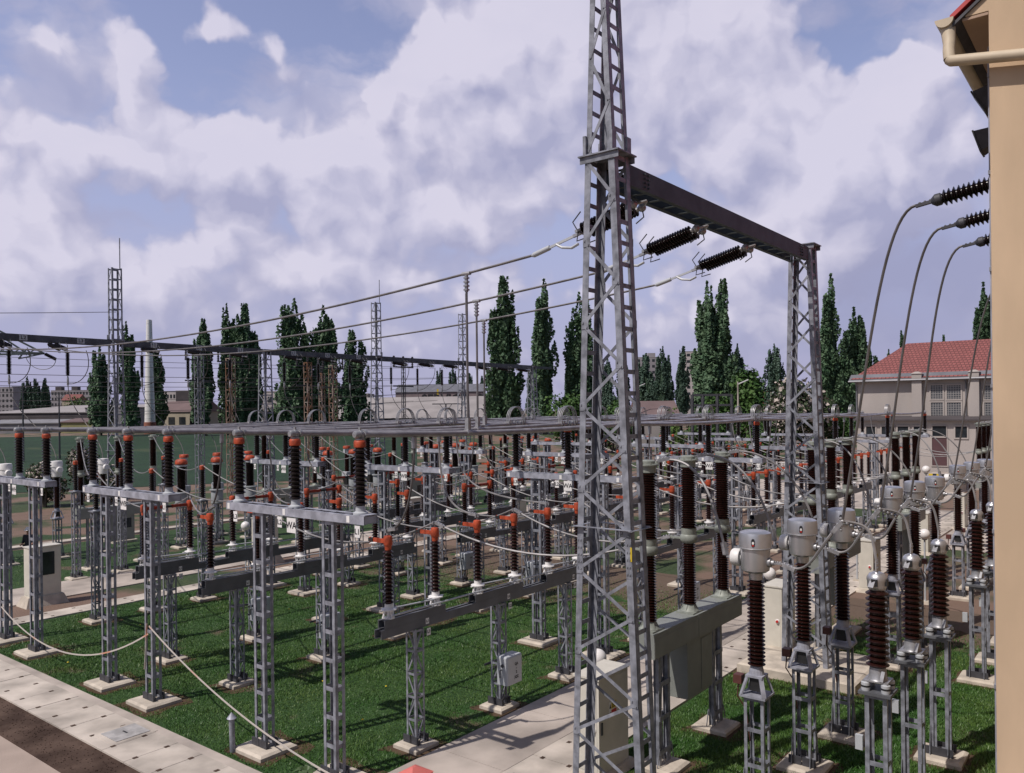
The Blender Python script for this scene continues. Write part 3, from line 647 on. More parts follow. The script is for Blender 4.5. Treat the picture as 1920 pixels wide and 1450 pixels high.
# ================================================================== insulator strings
def strain(p, q, label, grp, big=True):
    """double strain string of porcelain discs from p (beam) to q"""
    p, q = V(p), V(q); d = (q - p).normalized(); L = (q - p).length
    s = d.cross(V((0, 0, 1))).normalized()
    o = ob('insulator_string', None, None, p); tag(o, label, 'insulator string', grp)
    for sg in (-1, 1):
        c = s * (sg * .17)
        e = ob('disc_column', MB().lathe(sheds(.06, .125, .32, L - .32, 17), 14, c, d).mesh('disc_column', M['porcelain_bk'], True), o)
        ob('end_fitting', MB().ball(c + d * .2, .085, 10, 6).lathe([(.05, .2), (.05, .33)], 8, c, d).tube([V((0, 0, .02)), c * .6 + d * .1, c + d * .2], .03, 6).mesh('end_fitting', M['clamp'], True), e)
    for sg in (-1, 1):
        c = s * (sg * .17)
        b = MB(); b.tube([c + d * .2, c + d * .16 - V((0, 0, .2)), c + d * .34 - V((0, 0, .26))], .014, 5); ob('arcing_horn', b.mesh('arcing_horn', M['bracket']), o); b = MB(); b.tube([c + d * (L - .22), c + d * (L - .1) + V((0, 0, .22)), c + d * (L - .3) + V((0, 0, .36))], .014, 5); ob('arcing_horn', b.mesh('arcing_horn', M['bracket']), o)
        b = MB(); b.tube([c + d * (L - .24), c + d * (L - .2) - V((0, 0, .2)), c + d * (L - .45) - V((0, 0, .22))], .014, 5); b.bar(c + d * (L - .33), c + d * (L - .2), .05)
        ob('arcing_horn', b.mesh('arcing_horn', M['bracket']), o)
    b = MB()
    b.bar(s * .2 + d * (L - .2), s * -.2 + d * (L - .2), .06, .05); b.bar(d * (L - .2), d * L, .06)
    ob('yoke', b.mesh('yoke', M['clamp']), o)
    return o
GX = (13.85, 16.6, 19.35)
TAPY = (12.2, 14.27, 16.34)
DZ = (.62, .62, .62)
for i, x in enumerate(GX):
    p = V((x, TY - .05, 11.5)); u = V((0, 1, -.25)).normalized(); q = p + u * 1.75
    strain(p, q, f'dark double insulator string hanging off the near gantry beam, {PW[i]} to the tall tower', 'double strain insulator strings')
    c = MB().bar(q, q + u * .75, .035, .05); c.lathe([(.05, .62), (.055, .64), (.055, 1.05), (.03, 1.1)], 10, q, u); c.tube([q + u * .45, q + u * .3 - V((0, 0, .12)), q + u * .05 - V((0, 0, .22)), q - u * .12 - V((0, 0, .2))], .03, 6)
    e = V((x, FY - 1.9, 11.05)); st = q + u * 1.05
    n = 40; L = e.y - st.y
    s = .92; tt = (TAPY[i] - st.y) / L; tap = V((x, TAPY[i], st.z + (e.z - st.z) * tt - 4 * s * tt * (1 - tt)))
    pts = [st.lerp(e, j / n) - V((0, 0, 4 * s * (j / n) * (1 - j / n))) for j in range(n + 1)]
    o = wire(pts, .029, f'long overhead conductor from near gantry to rear gantry, {PW[i]} to the tall tower', 'overhead conductors across the yard', 'cable_ov', ends=False)
    ob('dead_end_clamp', c.mesh('dead_end_clamp', M['lightbox'], True), o)
    b = MB(); b.lathe([(.045, -.12), (.045, .12)], 8, tap, (0, 1, 0)); b.box(tap.x - .03, tap.x + .03, tap.y - .03, tap.y + .03, tap.z - .42, tap.z - .02)
    for j in range(4): b.box(tap.x - .05, tap.x + .05, tap.y - .05, tap.y + .05, tap.z - .12 - .09 * j, tap.z - .085 - .09 * j)
    dp = wire([tap - V((0, 0, .1)), V((tap.x, tap.y, ZT + .05))], .03, f'straight vertical drop cable from overhead line to front bus tube, {PW[i]} to the tall tower', 'vertical drop cables', 'cable_ov', ends=False)
    ob('tee_clamp', b.mesh('tee_clamp', M['clamp']), dp)
    b = MB().lathe([(.085, -.08), (.085, .08)], 10, (tap.x, tap.y, ZT - .05), (1, 0, 0)); b.box(tap.x - .05, tap.x + .05, tap.y - .05, tap.y + .05, ZT + .02, ZT + .28); ob('tube_clamp', b.mesh('tube_clamp', M['clamp']), dp)
for k in range(5):
    for i in range(3):
        x = 14.3 + 3.0 * i + BAY * k if k else GX[i]
        strain((x, FY - .1, 11.5), (x, FY - 1.9, 11.05 if k == 0 else 11.2), f'dark insulator string slung under the rear gantry beam, {PW[i]} of three, {ORD[k]} bay', 'rear gantry insulator strings')
hm = MB().lathe([(.02, 11.5), (.02, 11.1)], 6); hm.lathe(sheds(.07, .13, 9.75, 11.1, 18), 12, mi=1); hm.lathe([(.03, 9.2), (.06, 9.25), (.06, 9.6), (.03, 9.74)], 8)
hang = hm.mesh('hanging_string', [M['clamp'], M['porcelain_bk']], True)
for k in range(4):
    for i in range(3):
        x = 14.3 + 3.0 * i + BAY * k
        single('hanging_insulator', hang, f'dark insulator hanging straight down from rear gantry beam, {PW[i]} of three, {ORD[k]} bay', 'insulator', 'vertical hanging insulators', (x, FY + .05, 0))
        tgt = V((WCT[i], 45, 5.0)) if k == 0 else V((15.4 + 2.2 * i + BAY * k, 45.3, 5.0))
        wire(arc((x, FY + .05, 9.25), (x, FY, 7.5), tgt + V((.3, .6, 1.6)), tgt, 14), .022, f'drop cable from hanging insulator to transformer head, {PW[i]} of three, {ORD[k]} bay', 'rear drop cables', 'cable_dk', ends=False)
        wire(arc((x, FY + .05, 9.3), (x + .6, FY - .2, 9.2), (x + .9, FY - 1.2, 10.0), (x + .2, FY - 1.8, 11.1), 12), .022, f'curved jumper looping up from hanging insulator, {PW[i]} of three, {ORD[k]} bay', 'rear jumper loops', 'cable_dk', ends=False)
# ================================================================== flexible conductors near the lane
for k in NEAR_K:
    for i in range(3):
        bx = BRX + BPOS[i] + BAY * k
        ctx = CTX[i] + BAY * k; t = V((ctx, CTY[i] + .58, 4.66))
        wire(arc((bx + .34, BRY - .02, 6.42), (bx + .75, BRY - .75, 6.62), (ctx + .05, CTY[i] + .85, 5.85), t, 20), .027, f'pale cable arching from breaker top to silver head, {PW[i]} of three, {ORD[k]} bay', 'arched breaker cables')
        if k > 2: continue
        sx, sy = SAX[i] + BAY * k, SAY[i]
        J = V((sx - .1, sy + .53, 5.5)); top = V((sx, sy, 4.84))
        bt = V((sx - .15, 2.95, 10.80)) if k < 2 else V((sx - .15, 2.85, 10.8))
        if k < 2:
            w = wire(arc(bt, bt + V((0, .55, -.03)), J + V((.0, -.4, 2.3)), J, 22), .024, f'long dark cable curving down from wall bushing to arrester, {PW[i]} of three, {ORD[k]} bay', 'bushing drop cables', 'cable_dk', ends=False)
            b = MB()
            for q in range(5): b.ball(J + V((.05 * q, -.06 * q, -.035 * q)), .042, 8, 5); b.ball(J + V((-.02, .02, .05 - .05 * q)), .03, 7, 4)
            ob('junction_clamp', b.mesh('junction_clamp', M['clamp'], True), w)
        wire(arc(J, J + V((.3, -.45, -.05)), top + V((.02, .1, .5)), top, 12), .026, f'short cable arching down to arrester head, {PW[i]} of three, {ORD[k]} bay', 'arrester link cables', ends=False)
        ct = V((ctx, CTY[i] - .5, 4.615))
        wire(arc(ct, ct + V((.0, -.55, -.22)), J + V((-.15, .5, -.6)), J, 14), .026, f'sagging cable linking silver head to drop cable, {PW[i]} of three, {ORD[k]} bay', 'head link cables')
# breaker middle flanges -> front disconnectors -> across the buses
for k in range(5):
    for i in range(3):
        dx = DIS_X + BAY * k + (-2.95, 0, 2.95)[i]
        if k in NEAR_K:
            wire(sag((dx + .73, 12.9, 4.95), (BRX + BPOS[i] + BAY * k, BRY + .42, 4.64), .42), .024, f'pale slack cable from front disconnector to breaker, {PW[i]} of three, {ORD[k]} bay', 'slack disconnector cables')
        wire(sag((dx + .73, 12.9, 4.95), (dx + .73, 19.85, 4.95), .75, 20), .022, f'slack cable between front and second disconnector lines, {PW[i]} of three, {ORD[k]} bay', 'cables strung across the buses', ends=False)
        wire(sag((dx - .73, 19.85, 4.95), (dx + .73, 23.4, 4.95), .3), .022, f'slack cable between second and third disconnector lines, {PW[i]} of three, {ORD[k]} bay', 'cables strung across the buses', ends=False)
        wire(sag((dx + .73, 23.4, 4.95), (13.6 + 2.1 * i + BAY * k, 30.0, 5.44), .8, 20), .022, f'slack cable from third disconnector line to orange post insulator, {PW[i]} of three, {ORD[k]} bay', 'cables strung across the buses', ends=False)
        wire(sag((13.6 + 2.1 * i + BAY * k, 30.0, 5.44), (19.6 + BPOS[i] + BAY * k, 40.4, 6.42), .8, 20), .02, f'rear slack cable rising to rear breaker top, {PW[i]} of three, {ORD[k]} bay', 'cables strung across the buses', ends=False)
        # droppers from the tubes
        by = (12.2, 14.27, 16.34)[i]; tx = dx - .62
        wire(arc((tx + .02, by, ZT - .08), (tx, by, 5.6), (dx - .73, by - .3 if i else by + .2, 5.0), (dx - .73, 12.9, 4.95), 18), .025, f'cable drooping from front bus tube to disconnector, {PW[i]} of three, {ORD[k]} bay', 'bus droppers', 'cable' if i else 'cable_dk')
        by = (19.45, 21.52, 23.59)[i]
        wire(arc((tx + .02, by, ZT - .08), (tx, by, 5.6), (dx - .73, by - .3 if i else by + .2, 5.0), (dx - .73, 19.85, 4.95), 18), .025, f'cable drooping from middle bus tube to disconnector, {PW[i]} of three, {ORD[k]} bay', 'bus droppers', 'cable_dk')
# line pylon at the left margin, only its arm reaches into the picture
def at(px, py, D): x, y = plan(px, D); return V((x, y, zat(px, py, D)))
D = 66; o = ob('line_pylon', None, None, (0, 0, 0)); tag(o, 'dark lattice pylon arm reaching in at the left margin under the rear gantry beam', 'pylon')
b = MB(); x, y = plan(-95, D); lattice(b, x, y, 0, 15.5, 1.2, 1.2, .12, 1.2, ('a', 'b'), t=.03, bat=.09); ob('shaft', b.mesh('shaft', M['steel_gantry']), o)
b = MB(); tip = at(84, 663, D)
for py, w in ((655, .5), (667, .5)): b.bar(at(-90, py, D), tip, .16)
b.bar(at(-90, 655, D + 1.5), tip, .14); b.bar(at(-60, 590, D), tip, .13); b.bar(at(-60, 590, D + 1.5), at(60, 668, D + 1.5), .12)
for px in (-40, -10, 20, 50): b.bar(at(px, 655, D), at(px + 16, 666, D + 1.0), .07); b.bar(at(px, 666, D), at(px + 16, 656, D), .07)
b.bar(at(50, 656, D), at(36, 673, D), .09); b.bar(at(36, 673, D), tip, .09); ob('crossarm', b.mesh('crossarm', M['steel_gantry']), o)
q = at(106, 674, D); d = (q - tip).normalized(); ob('insulator', MB().lathe(sheds(.07, .15, .1, (q - tip).length, 9), 10, tip, d).mesh('insulator', M['porcelain_bk'], True), o)
wire(arc(at(106, 674, D), at(104, 700, D), at(60, 700, D), at(50, 671, D), 14), .025, 'thin jumper loop under the left pylon arm', None, 'cable_dk', ends=False)
# barrier tape
def tape(pts, label):
    b = MB()
    for p, q in zip(pts[:-1], pts[1:]):
        b.bar(p, q, .012, .038)
    single('barrier_tape', b.mesh('barrier_tape', M['tape']), label, 'barrier tape', 'barrier tapes')
tape(sag((10.42, 29.8, 1.2), (10.45, 20.25, 1.85), 1.0, 24), 'slack barrier tape hanging between the left support posts above the grass')
tape(sag((10.45, 20.2, 2.06), (10.4, 12.85, .22), .32, 24), 'barrier tape slanting down to the post near the vent pipe')
b = MB(); b.bar((10.46, 20.33, 2.1), (10.44, 20.34, 1.5), .012, .04); b.bar((10.44, 20.34, 1.5), (10.38, 20.3, .95), .012, .045); single('barrier_tape', b.mesh('barrier_tape', M['tape']), 'loose tape end dangling down a lattice post', 'barrier tape', 'barrier tapes')

# ================================================================== distant overhead wires and poles
for i, (z0, z1) in enumerate(((11.0, 11.4), (10.2, 10.7), (9.2, 9.7), (8.3, 8.8), (12.6, 12.9))):
    for j, yy in enumerate((56, 60)):
        pts = sag((-60, yy + i * 1.5, z0 + 1.5 - j), (70, yy + i * 1.5 + 6, z1), 1.6, 24)
        wire(pts, .02, f'thin overhead wire behind the rear gantry, {ORD[i]} pair from the yard, {("near", "far")[j]} wire', 'thin wires behind the yard', 'cable_dk', 'overhead_wire', 5, False, 'wire')
wire(sag((23.0, 47.9, 13.6), (-40, 44, 10.0), .8, 16), .018, 'single thin wire rising to the left lattice tower', None, 'cable_dk', 'overhead_wire', 5, False, 'wire')
# ================================================================== ground
def ground_mat(name, g1, g2, soil, amount, sc=.5, fade=None):
    m, t, b = nodes(name); n, l = t.nodes, t.links
    g = n.new('ShaderNodeNewGeometry')
    def noise(s, d=5):
        z = n.new('ShaderNodeTexNoise'); z.inputs['Scale'].default_value = s; z.inputs['Detail'].default_value = d; l.new(g.outputs['Position'], z.inputs['Vector']); return z.outputs['Fac']
    def mix(f, a, c):
        x = n.new('ShaderNodeMix'); x.data_type = 'RGBA'; l.new(f, x.inputs['Factor'])
        for k, q in (('A', a), ('B', c)):
            if isinstance(q, tuple): x.inputs[k].default_value = (*q, 1)
            else: l.new(q, x.inputs[k])
        return x.outputs['Result']
    def rng_(f, a, c):
        r = n.new('ShaderNodeMapRange'); r.inputs['From Min'].default_value = a; r.inputs['From Max'].default_value = c; l.new(f, r.inputs['Value']); return r.outputs['Result']
    gr = mix(rng_(noise(sc * 2), .35, .65), g1, g2); gr = mix(rng_(noise(sc * 30, 3), .3, .75), tuple(c * .55 for c in g1), gr)
    f = noise(sc, 6)
    if fade:
        s_ = n.new('ShaderNodeSeparateXYZ'); l.new(g.outputs['Position'], s_.inputs[0]); q = n.new('ShaderNodeMath'); q.operation = 'MULTIPLY_ADD'; l.new(rng_(s_.outputs['X'], *fade), q.inputs[0]); q.inputs[1].default_value = .45; l.new(f, q.inputs[2]); f = q.outputs[0]
    out = mix(rng_(f, amount, amount + .08), gr, soil)
    l.new(out, b.inputs['Base Color']); b.inputs['Roughness'].default_value = .9
    bp = n.new('ShaderNodeBump'); bp.inputs['Strength'].default_value = .8; bp.inputs['Distance'].default_value = .05; l.new(noise(22, 3), bp.inputs['Height']); l.new(bp.outputs['Normal'], b.inputs['Normal'])
    return m
M['lawn'] = ground_mat('lawn_ground', (.030, .085, .016), (.048, .115, .022), (.13, .09, .065), .62, fade=(22, 34))
M['lawn3'] = ground_mat('rear_lawn_ground', (.028, .075, .016), (.045, .10, .022), (.12, .085, .06), .60, .3)
M['lawn2'] = ground_mat('near_lawn_ground', (.030, .085, .016), (.048, .115, .022), (.13, .09, .065), .62, fade=(25, 33))
M['rough'] = ground_mat('rough_grass', (.028, .07, .018), (.05, .085, .025), (.19, .125, .095), .46, .25)
M['field'] = ground_mat('crop_field', (.010, .042, .015), (.022, .070, .026), (.05, .07, .03), .62, .09)
M['yard'] = ground_mat('yard_earth', (.05, .085, .03), (.08, .10, .04), (.19, .125, .095), .44, .16)
def polar(radii, a0, a1, n, zoff):
    mb = MB(); vs = []
    for r in radii:
        for i in range(n + 1):
            a = a0 + (a1 - a0) * i / n; x, y = r * math.cos(a), r * math.sin(a); vs.append((x, y, ground(x, y) + zoff))
    fs = [(j * (n + 1) + i, (j + 1) * (n + 1) + i, (j + 1) * (n + 1) + i + 1, j * (n + 1) + i + 1) for j in range(len(radii) - 1) for i in range(n)]
    return mb.add(vs, fs)
struct('ground', polar([.01, 20, 45, 70, 95, 110, 130, 150, 170, 190, 210, 230, 300, 600, 1500, 5000], -math.pi, math.pi, 96, 0).mesh('ground', M['yard'], True))
struct('field', polar([92, 100, 110, 120, 130, 140, 150, 160, 170, 180, 190, 200, 210, 222], R(45), R(85), 40, .03).mesh('field', M['field'], True))
def sheet(name, x0, x1, y0, y1, z, m, n=1):
    return struct(name, MB().box(x0, x1, y0, y1, z - .3, z).mesh(name, m))
LAWNS = [(9.85, 33, 12.35, 31.8), (10.2, 33, -1.5, 9.3), (9.85, 62, 38.45, 49.6), (9.85, 40, 32.85, 35.05)]
for i, (x0, x1, y0, y1) in enumerate(LAWNS): sheet('lawn', x0, x1, y0, y1, .01, (M['lawn'], M['lawn2'], M['lawn3'], M['yard'])[i])
sheet('rough_grass', 33, 62, 17.5, 31.8, .006, M['yard']); sheet('rough_grass', 5, 70, 50.9, 58, .008, M['rough'])
sheet('road', -30, 7.35, 9, 70, .012, mat('pink_road_concrete', (.40, .32, .275), .9, 0, .12, .8, .3, .25, bscale=40)); sheet('soil', 7.352, 8.36, 9, 60, .02, M['soil'])
sheet('road', 9.9, 62, 35.1, 38.4, .05, M['concrete']); sheet('kerb', 8.3, 62, 49.9, 50.7, .12, M['concrete_lt'])
sheet('pavement', 47, 82.5, -6, 9.2, .02, M['concrete']); sheet('pavement', 62.2, 82.5, 12.4, 40, .02, M['concrete'])
def slabs(name, x0, x1, y0, y1, along, L, holes=True):
    mb = MB(); a0, a1 = (x0, x1) if along == 'x' else (y0, y1)
    n = int((a1 - a0) / L)
    for i in range(n):
        p, q = a0 + L * i + .006, a0 + L * (i + 1) - .006; dz = random.uniform(-.004, .004)
        if along == 'x': mb.box(p, q, y0, y1, -.2, .06 + dz)
        else: mb.box(x0, x1, p, q, -.2, .06 + dz)
        if holes:
            for f in (.2, .78):
                if along == 'x': c = (q, y0 + (y1 - y0) * f)
                else: c = (x0 + (x1 - x0) * f, q)
                mb.box(c[0] - .055, c[0] + .055, c[1] - .045, c[1] + .045, -.1, .0665, 1)
    return struct(name, mb.mesh(name, [M['concrete_lt'], M['soil']]))
slabs('walkway', 8.36, 9.6, 9.3, 60, 'y', 1.0)
sheet('kerb', 9.6, 9.85, 12.6, 60, .055, M['concrete'])
slabs('duct_cover_path', 9.9, 62, 9.3, 10.48, 'x', 1.0); slabs('duct_cover_path', 9.9, 62, 31.8, 32.85, 'x', 1.0)
mb = MB()
for i in range(18): x = 9.9 + 3 * i; mb.box(x + .008, x + 2.992, 10.49, 12.35, -.2, .062)
struct('road', mb.mesh('road', M['concrete']))
mb = MB().box(0, .8, 0, .75, 0, .012); mb.box(.38, .42, .3, .5, .0121, .016, 1)
put('manhole_cover', 'flat grey metal cover set into the slab walkway', 'manhole cover', (8.75, 18.45, .068), [part('cover', mb.mesh('cover', [mat('worn_cover_plate', (.40, .385, .38), .7, .1, .2, 5), M['black']])), part('frame', MB().box(-.12, .92, -.1, .85, -.01, -.001).mesh('frame', M['concrete_lt']))])
sheet('slab', 22.0, 25.2, 6.4, 8.9, .12, M['concrete_lt'])
put('hydrant_cover', 'red pitched plastic lid at the near end of the lane', 'lid', (11.55, 11.75, .06), [part('box', MB().box(-.3, .3, -.25, .25, 0, .1).mesh('box', M['red'])), part('lid', MB().frus(0, 0, .1, .24, .64, .54, .1, .06).mesh('lid', mat('faded_red_lid', (.62, .16, .14), .6, 0, .06, 4)))])
# grass blades
def blades(name, n, xr, yr, dens, hmin, hmax, m, wid=.012):
    x = rng.uniform(*xr, n); y = rng.uniform(*yr, n)
    D = FWD.x * x + FWD.y * y; X = RGT.x * x + RGT.y * y
    keep = (D > 9) & (np.abs(X) < D * .68 + 1) & (rng.random(n) < np.clip(dens(D, x), 0, 1))
    for px, py, hx, hy in PADS:
        keep &= ~((np.abs(x - px) < hx) & (np.abs(y - py) < hy))
    clump = np.sin(x * 2.1 + 1.3 * np.sin(y * 1.7)) * np.sin(y * 2.6 + 1.1 * np.sin(x * 2.3)) + .6 * np.sin(x * .7 + y * .5)
    x, y, clump = x[keep], y[keep], clump[keep]; n = len(x)
    h = rng.uniform(hmin, hmax, n) * (1 + .22 * clump) ; a = rng.uniform(0, 2 * np.pi, n); w = wid * rng.uniform(.7, 1.3, n) * (1 + D[keep] / 40)
    lx, ly = rng.normal(0, .5, n) * h, rng.normal(0, .5, n) * h
    co = np.zeros((n, 3, 3)); co[:, 0, 0] = x - np.cos(a) * w; co[:, 0, 1] = y - np.sin(a) * w; co[:, 1, 0] = x + np.cos(a) * w; co[:, 1, 1] = y + np.sin(a) * w
    co[:, 2, 0] = x + lx; co[:, 2, 1] = y + ly; co[:, 2, 2] = np.maximum(h, .02); co[:, :2, 2] = .0
    me = bpy.data.meshes.new(name); me.vertices.add(n * 3); me.vertices.foreach_set('co', co.ravel())
    me.loops.add(n * 3); me.loops.foreach_set('vertex_index', np.arange(n * 3)); me.polygons.add(n); me.polygons.foreach_set('loop_start', np.arange(n) * 3)
    me.update(); me.validate(); me.materials.append(m); return me
M['blade'] = mat('grass_blade', (.044, .128, .020), .5, 0, .3, .55, col2=(.105, .175, .036), lo=.36, hi=.68, detail=8)
M['blade2'] = mat('pale_grass_blade', (.06, .105, .03), .55, 0, .3, 2.2)
def lawn_grass(label, r, n, hm=.07):
    o = ob('grass', blades('grass', n, (r[0] + .03, r[1]), (r[2] + .03, r[3] - .03), lambda D, x: (1.15 - D / 42) * np.clip((r[1] + .5 - x) / 7, 0, 1), .025, hm, M['blade'], .0075)); tag(o, label, 'grass', kind='stuff')
lawn_grass('dense green grass on the lawn under the busbars', (9.9, 31, 12.4, 31.7), 680000)
lawn_grass('deep green grass around the arrester stands by the building', (10.3, 30, -1, 9.25), 520000, .10)
lawn_grass('rough grass around the rear breakers', (9.9, 55, 38.5, 49.4), 220000)
o = ob('grass', blades('grass', 6000, (9.9, 26), (12.5, 31.5), lambda D, x: 1.0 + 0 * D, .05, .12, M['blade2'], .009)); tag(o, 'scattered pale taller weeds among the lawn grass', 'weeds', kind='stuff')
mb = MB()
for px, py, hx, hy in PADS:
    if px > 31 or py > 32: continue
    m_ = 18; k = random.uniform(0, 6)
    vs = [(px + .06 + (hx + .05 + .13 * math.sin(3 * a + k) * math.sin(2 * a)) * 1.12 * max(-1, min(1, 1.35 * math.cos(a))), py - .05 + (hy + .05 + .1 * math.sin(4 * a + k)) * 1.12 * max(-1, min(1, 1.35 * math.sin(a))), .016) for a in [6.283 * i / m_ for i in range(m_)]]
    mb.add(vs, [tuple(range(m_))])
struct('soil', mb.mesh('soil', mat('damp_soil', (.07, .045, .03), .95, 0, .3, 2, .6, .1, col2=(.11, .075, .05))))
# soil and pebbles in the strip beside the walkway
mb = MB()
for i in range(900):
    x, y = random.uniform(7.4, 8.33), random.uniform(13, 27); r = random.uniform(.006, .02); mb.lathe([(.001, -r), (r, -r * .3), (r * .8, r * .5), (.001, r * .7)], 5, (x, y, .025))
o = ob('gravel', mb.mesh('gravel', M['soil'])); tag(o, 'small clods and pebbles on the bare soil strip', 'gravel', kind='stuff')
M['dandelion'] = mat('dandelion_yellow', (.75, .55, .02), .6, 0, .05, 3)
flow = MB().ball((0, 0, .16), .03, 8, 4, .5).mesh('flower_head', M['dandelion'], True); stem = MB().tube([(0, 0, 0), (.01, 0, .15)], .006, 4).mesh('stem', M['blade'])
DL = ['', 'between the two nearest disconnector stands', 'left of the nearest motor box stand', 'nearest the lane edge', 'below the slack barrier tape', 'by the walkway edge', 'near the second disconnector line']
for i, (px, py) in enumerate(((1030, 0), (600, 1288), (718, 1298), (673, 1362), (259, 1180), (122, 1252), (538, 1150))):
    if py == 0: continue
    D = 1510 * CAMH / (py - hrow(px)); x, y = plan(px, D)
    put('dandelion', 'yellow dandelion in the grass ' + DL[i], 'flower', (x, y, 0), [part('stem', stem), part('flower_head', flow)], 'dandelions in the lawn')
b = MB()
for i in range(22):
    a = random.uniform(0, 6.28); L = random.uniform(.15, .35); u = V((math.cos(a), math.sin(a), 0)); s = V((-u.y, u.x, 0)) * .06
    b.add([V((0, 0, .02)), u * L * .5 + s + V((0, 0, .14)), u * L + V((0, 0, .08)), u * L * .5 - s + V((0, 0, .14))], [(0, 1, 2, 3)])
single('weed', b.mesh('weed', mat('broad_leaf', (.06, .10, .035), .5, 0, .2, 5)), 'broad leaved weed by the corner of the walkway', 'weed', None, (10.4, 13.7, .02))

# ================================================================== near building at the right edge
BX, BY = 9.1, 1.18
mb = MB(); prof = [(BY, 0), (BY, 11.36), (BY + .2, 11.36), (BY + .2, 11.41), (-3.4, 11.41 + .78 * 4.7), (-8, 11.3), (-8, 0)]
vs = [(x, y, z) for x in (BX, BX + 45) for y, z in prof]; n = len(prof)
mb.add(vs, [tuple(range(n)), tuple(range(2 * n - 1, n - 1, -1))] + [(i, n + i, n + (i + 1) % n, (i + 1) % n) for i in range(n)])
hs = ob('station_building', mb.mesh('station_building', M['stucco'])); tag(hs, 'peach stucco building with red roof edge filling the right margin', 'building')
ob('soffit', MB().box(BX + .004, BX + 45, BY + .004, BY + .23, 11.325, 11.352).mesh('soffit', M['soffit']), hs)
b = MB(); y0, z0 = BY + .33, 11.345
b.hexa([(BX - .05, y0, z0), (BX + 45, y0, z0), (BX + 45, -3.4, z0 + .78 * (y0 + 3.4)), (BX - .05, -3.4, z0 + .78 * (y0 + 3.4)), (BX - .05, y0, z0 + .05), (BX + 45, y0, z0 + .05), (BX + 45, -3.4, z0 + .05 + .78 * (y0 + 3.4)), (BX - .05, -3.4, z0 + .05 + .78 * (y0 + 3.4))])
ob('roof', b.mesh('roof', M['redroof']), hs)
b = MB(); b.hexa([(BX - .03, y0 - .02, z0 - .06), (BX + 45, y0 - .02, z0 - .06), (BX + 45, -3.4, z0 - .06 + .78 * (y0 + 3.38)), (BX - .03, -3.4, z0 - .06 + .78 * (y0 + 3.38)), (BX - .03, y0 - .02, z0 - .025), (BX + 45, y0 - .02, z0 - .025), (BX + 45, -3.4, z0 - .025 + .78 * (y0 + 3.38)), (BX - .03, -3.4, z0 - .025 + .78 * (y0 + 3.38))]); ob('roof_board', b.mesh('roof_board', M['bracket']), hs)
b = MB(); pr = []
for i in range(13):
    t = math.pi + math.pi * i / 12; pr.append((y0 + .05 + .085 * math.cos(t), z0 + .03 + .085 * math.sin(t)))
for i in range(13):
    t = 2 * math.pi - math.pi * i / 12; pr.append((y0 + .05 + .078 * math.cos(t), z0 + .03 + .078 * math.sin(t)))
n = len(pr); vs = [(x, y, z) for x in (BX - .06, BX + 45) for y, z in pr]
b.add(vs, [(i, n + i, n + (i + 1) % n, (i + 1) % n) for i in range(n)])
b.add([(BX - .062, y, z) for y, z in pr[:13]] + [(BX - .055, y, z) for y, z in pr[:13]], [tuple(range(13)), tuple(range(25, 12, -1))] + [(i, i + 1, 14 + i, 13 + i) for i in range(12)])
ob('gutter', b.mesh('gutter', M['gutter'], True), hs)
b = MB(); gy = y0 + .03
b.tube([(BX + .03, gy, z0 - .04), (BX + .0, gy - .015, z0 - .2), (BX - .07, gy - .02, z0 - .30), (BX - .09, gy - .03, z0 - .40)], [.07, .058, .054, .054], 14, caps=False)
b.tube([(BX - .09, gy - .03, z0 - .40), (BX - .1, gy - .05, z0 - .425), (BX - .11, gy - .11, z0 - .44), (BX - .1, gy - 2.2, z0 - .80)], .054, 14)
ob('downpipe', b.mesh('downpipe', M['gutter'], True), hs)
ob('conductor_rod', MB().tube([(9.6, 1.25, 11.2), (9.6, 1.25, 0)], .009, 6).mesh('conductor_rod', M['steel_lt']), hs)
b = MB()
for z in (10.9, 9.9, 8.9, 7.7, 6.2, 4.6): b.box(9.57, 9.63, 1.181, 1.262, z - .02, z + .02)
ob('rod_bracket', b.mesh('rod_bracket', M['steel']), hs)
for i, (fx, fz, tilt) in enumerate(((10.25, 10.98, .5), (10.3, 10.50, .1))):
    r = ob('floodlight', None, None, (fx, BY, fz)); tag(r, ('black floodlight tucked right under the eave gutter', 'black floodlight below the other on the building side')[i], 'floodlight', 'floodlights on the building side')
    b = MB(); mtx = Matrix.Rotation(-.25 - tilt * .5, 3, 'X')
    vs = [V((sx * w, yy, sz * h)) for yy, w, h in ((.12, .10, .09), (.27, .125, .12)) for sx, sz in ((-1, -1), (1, -1), (1, 1), (-1, 1))]
    b.hexa([mtx @ v for v in vs]); b.box(-.04, .04, .01, .2, -.03, .03)
    ob('housing', b.mesh('housing', M['bracket']), r)
    b = MB(); vs = [V((sx * .135, yy, sz * .13)) for yy in (.272, .29) for sx, sz in ((-1, -1), (1, -1), (1, 1), (-1, 1))]; b.hexa([mtx @ v for v in vs]); ob('lens_frame', b.mesh('lens_frame', M['black']), r)
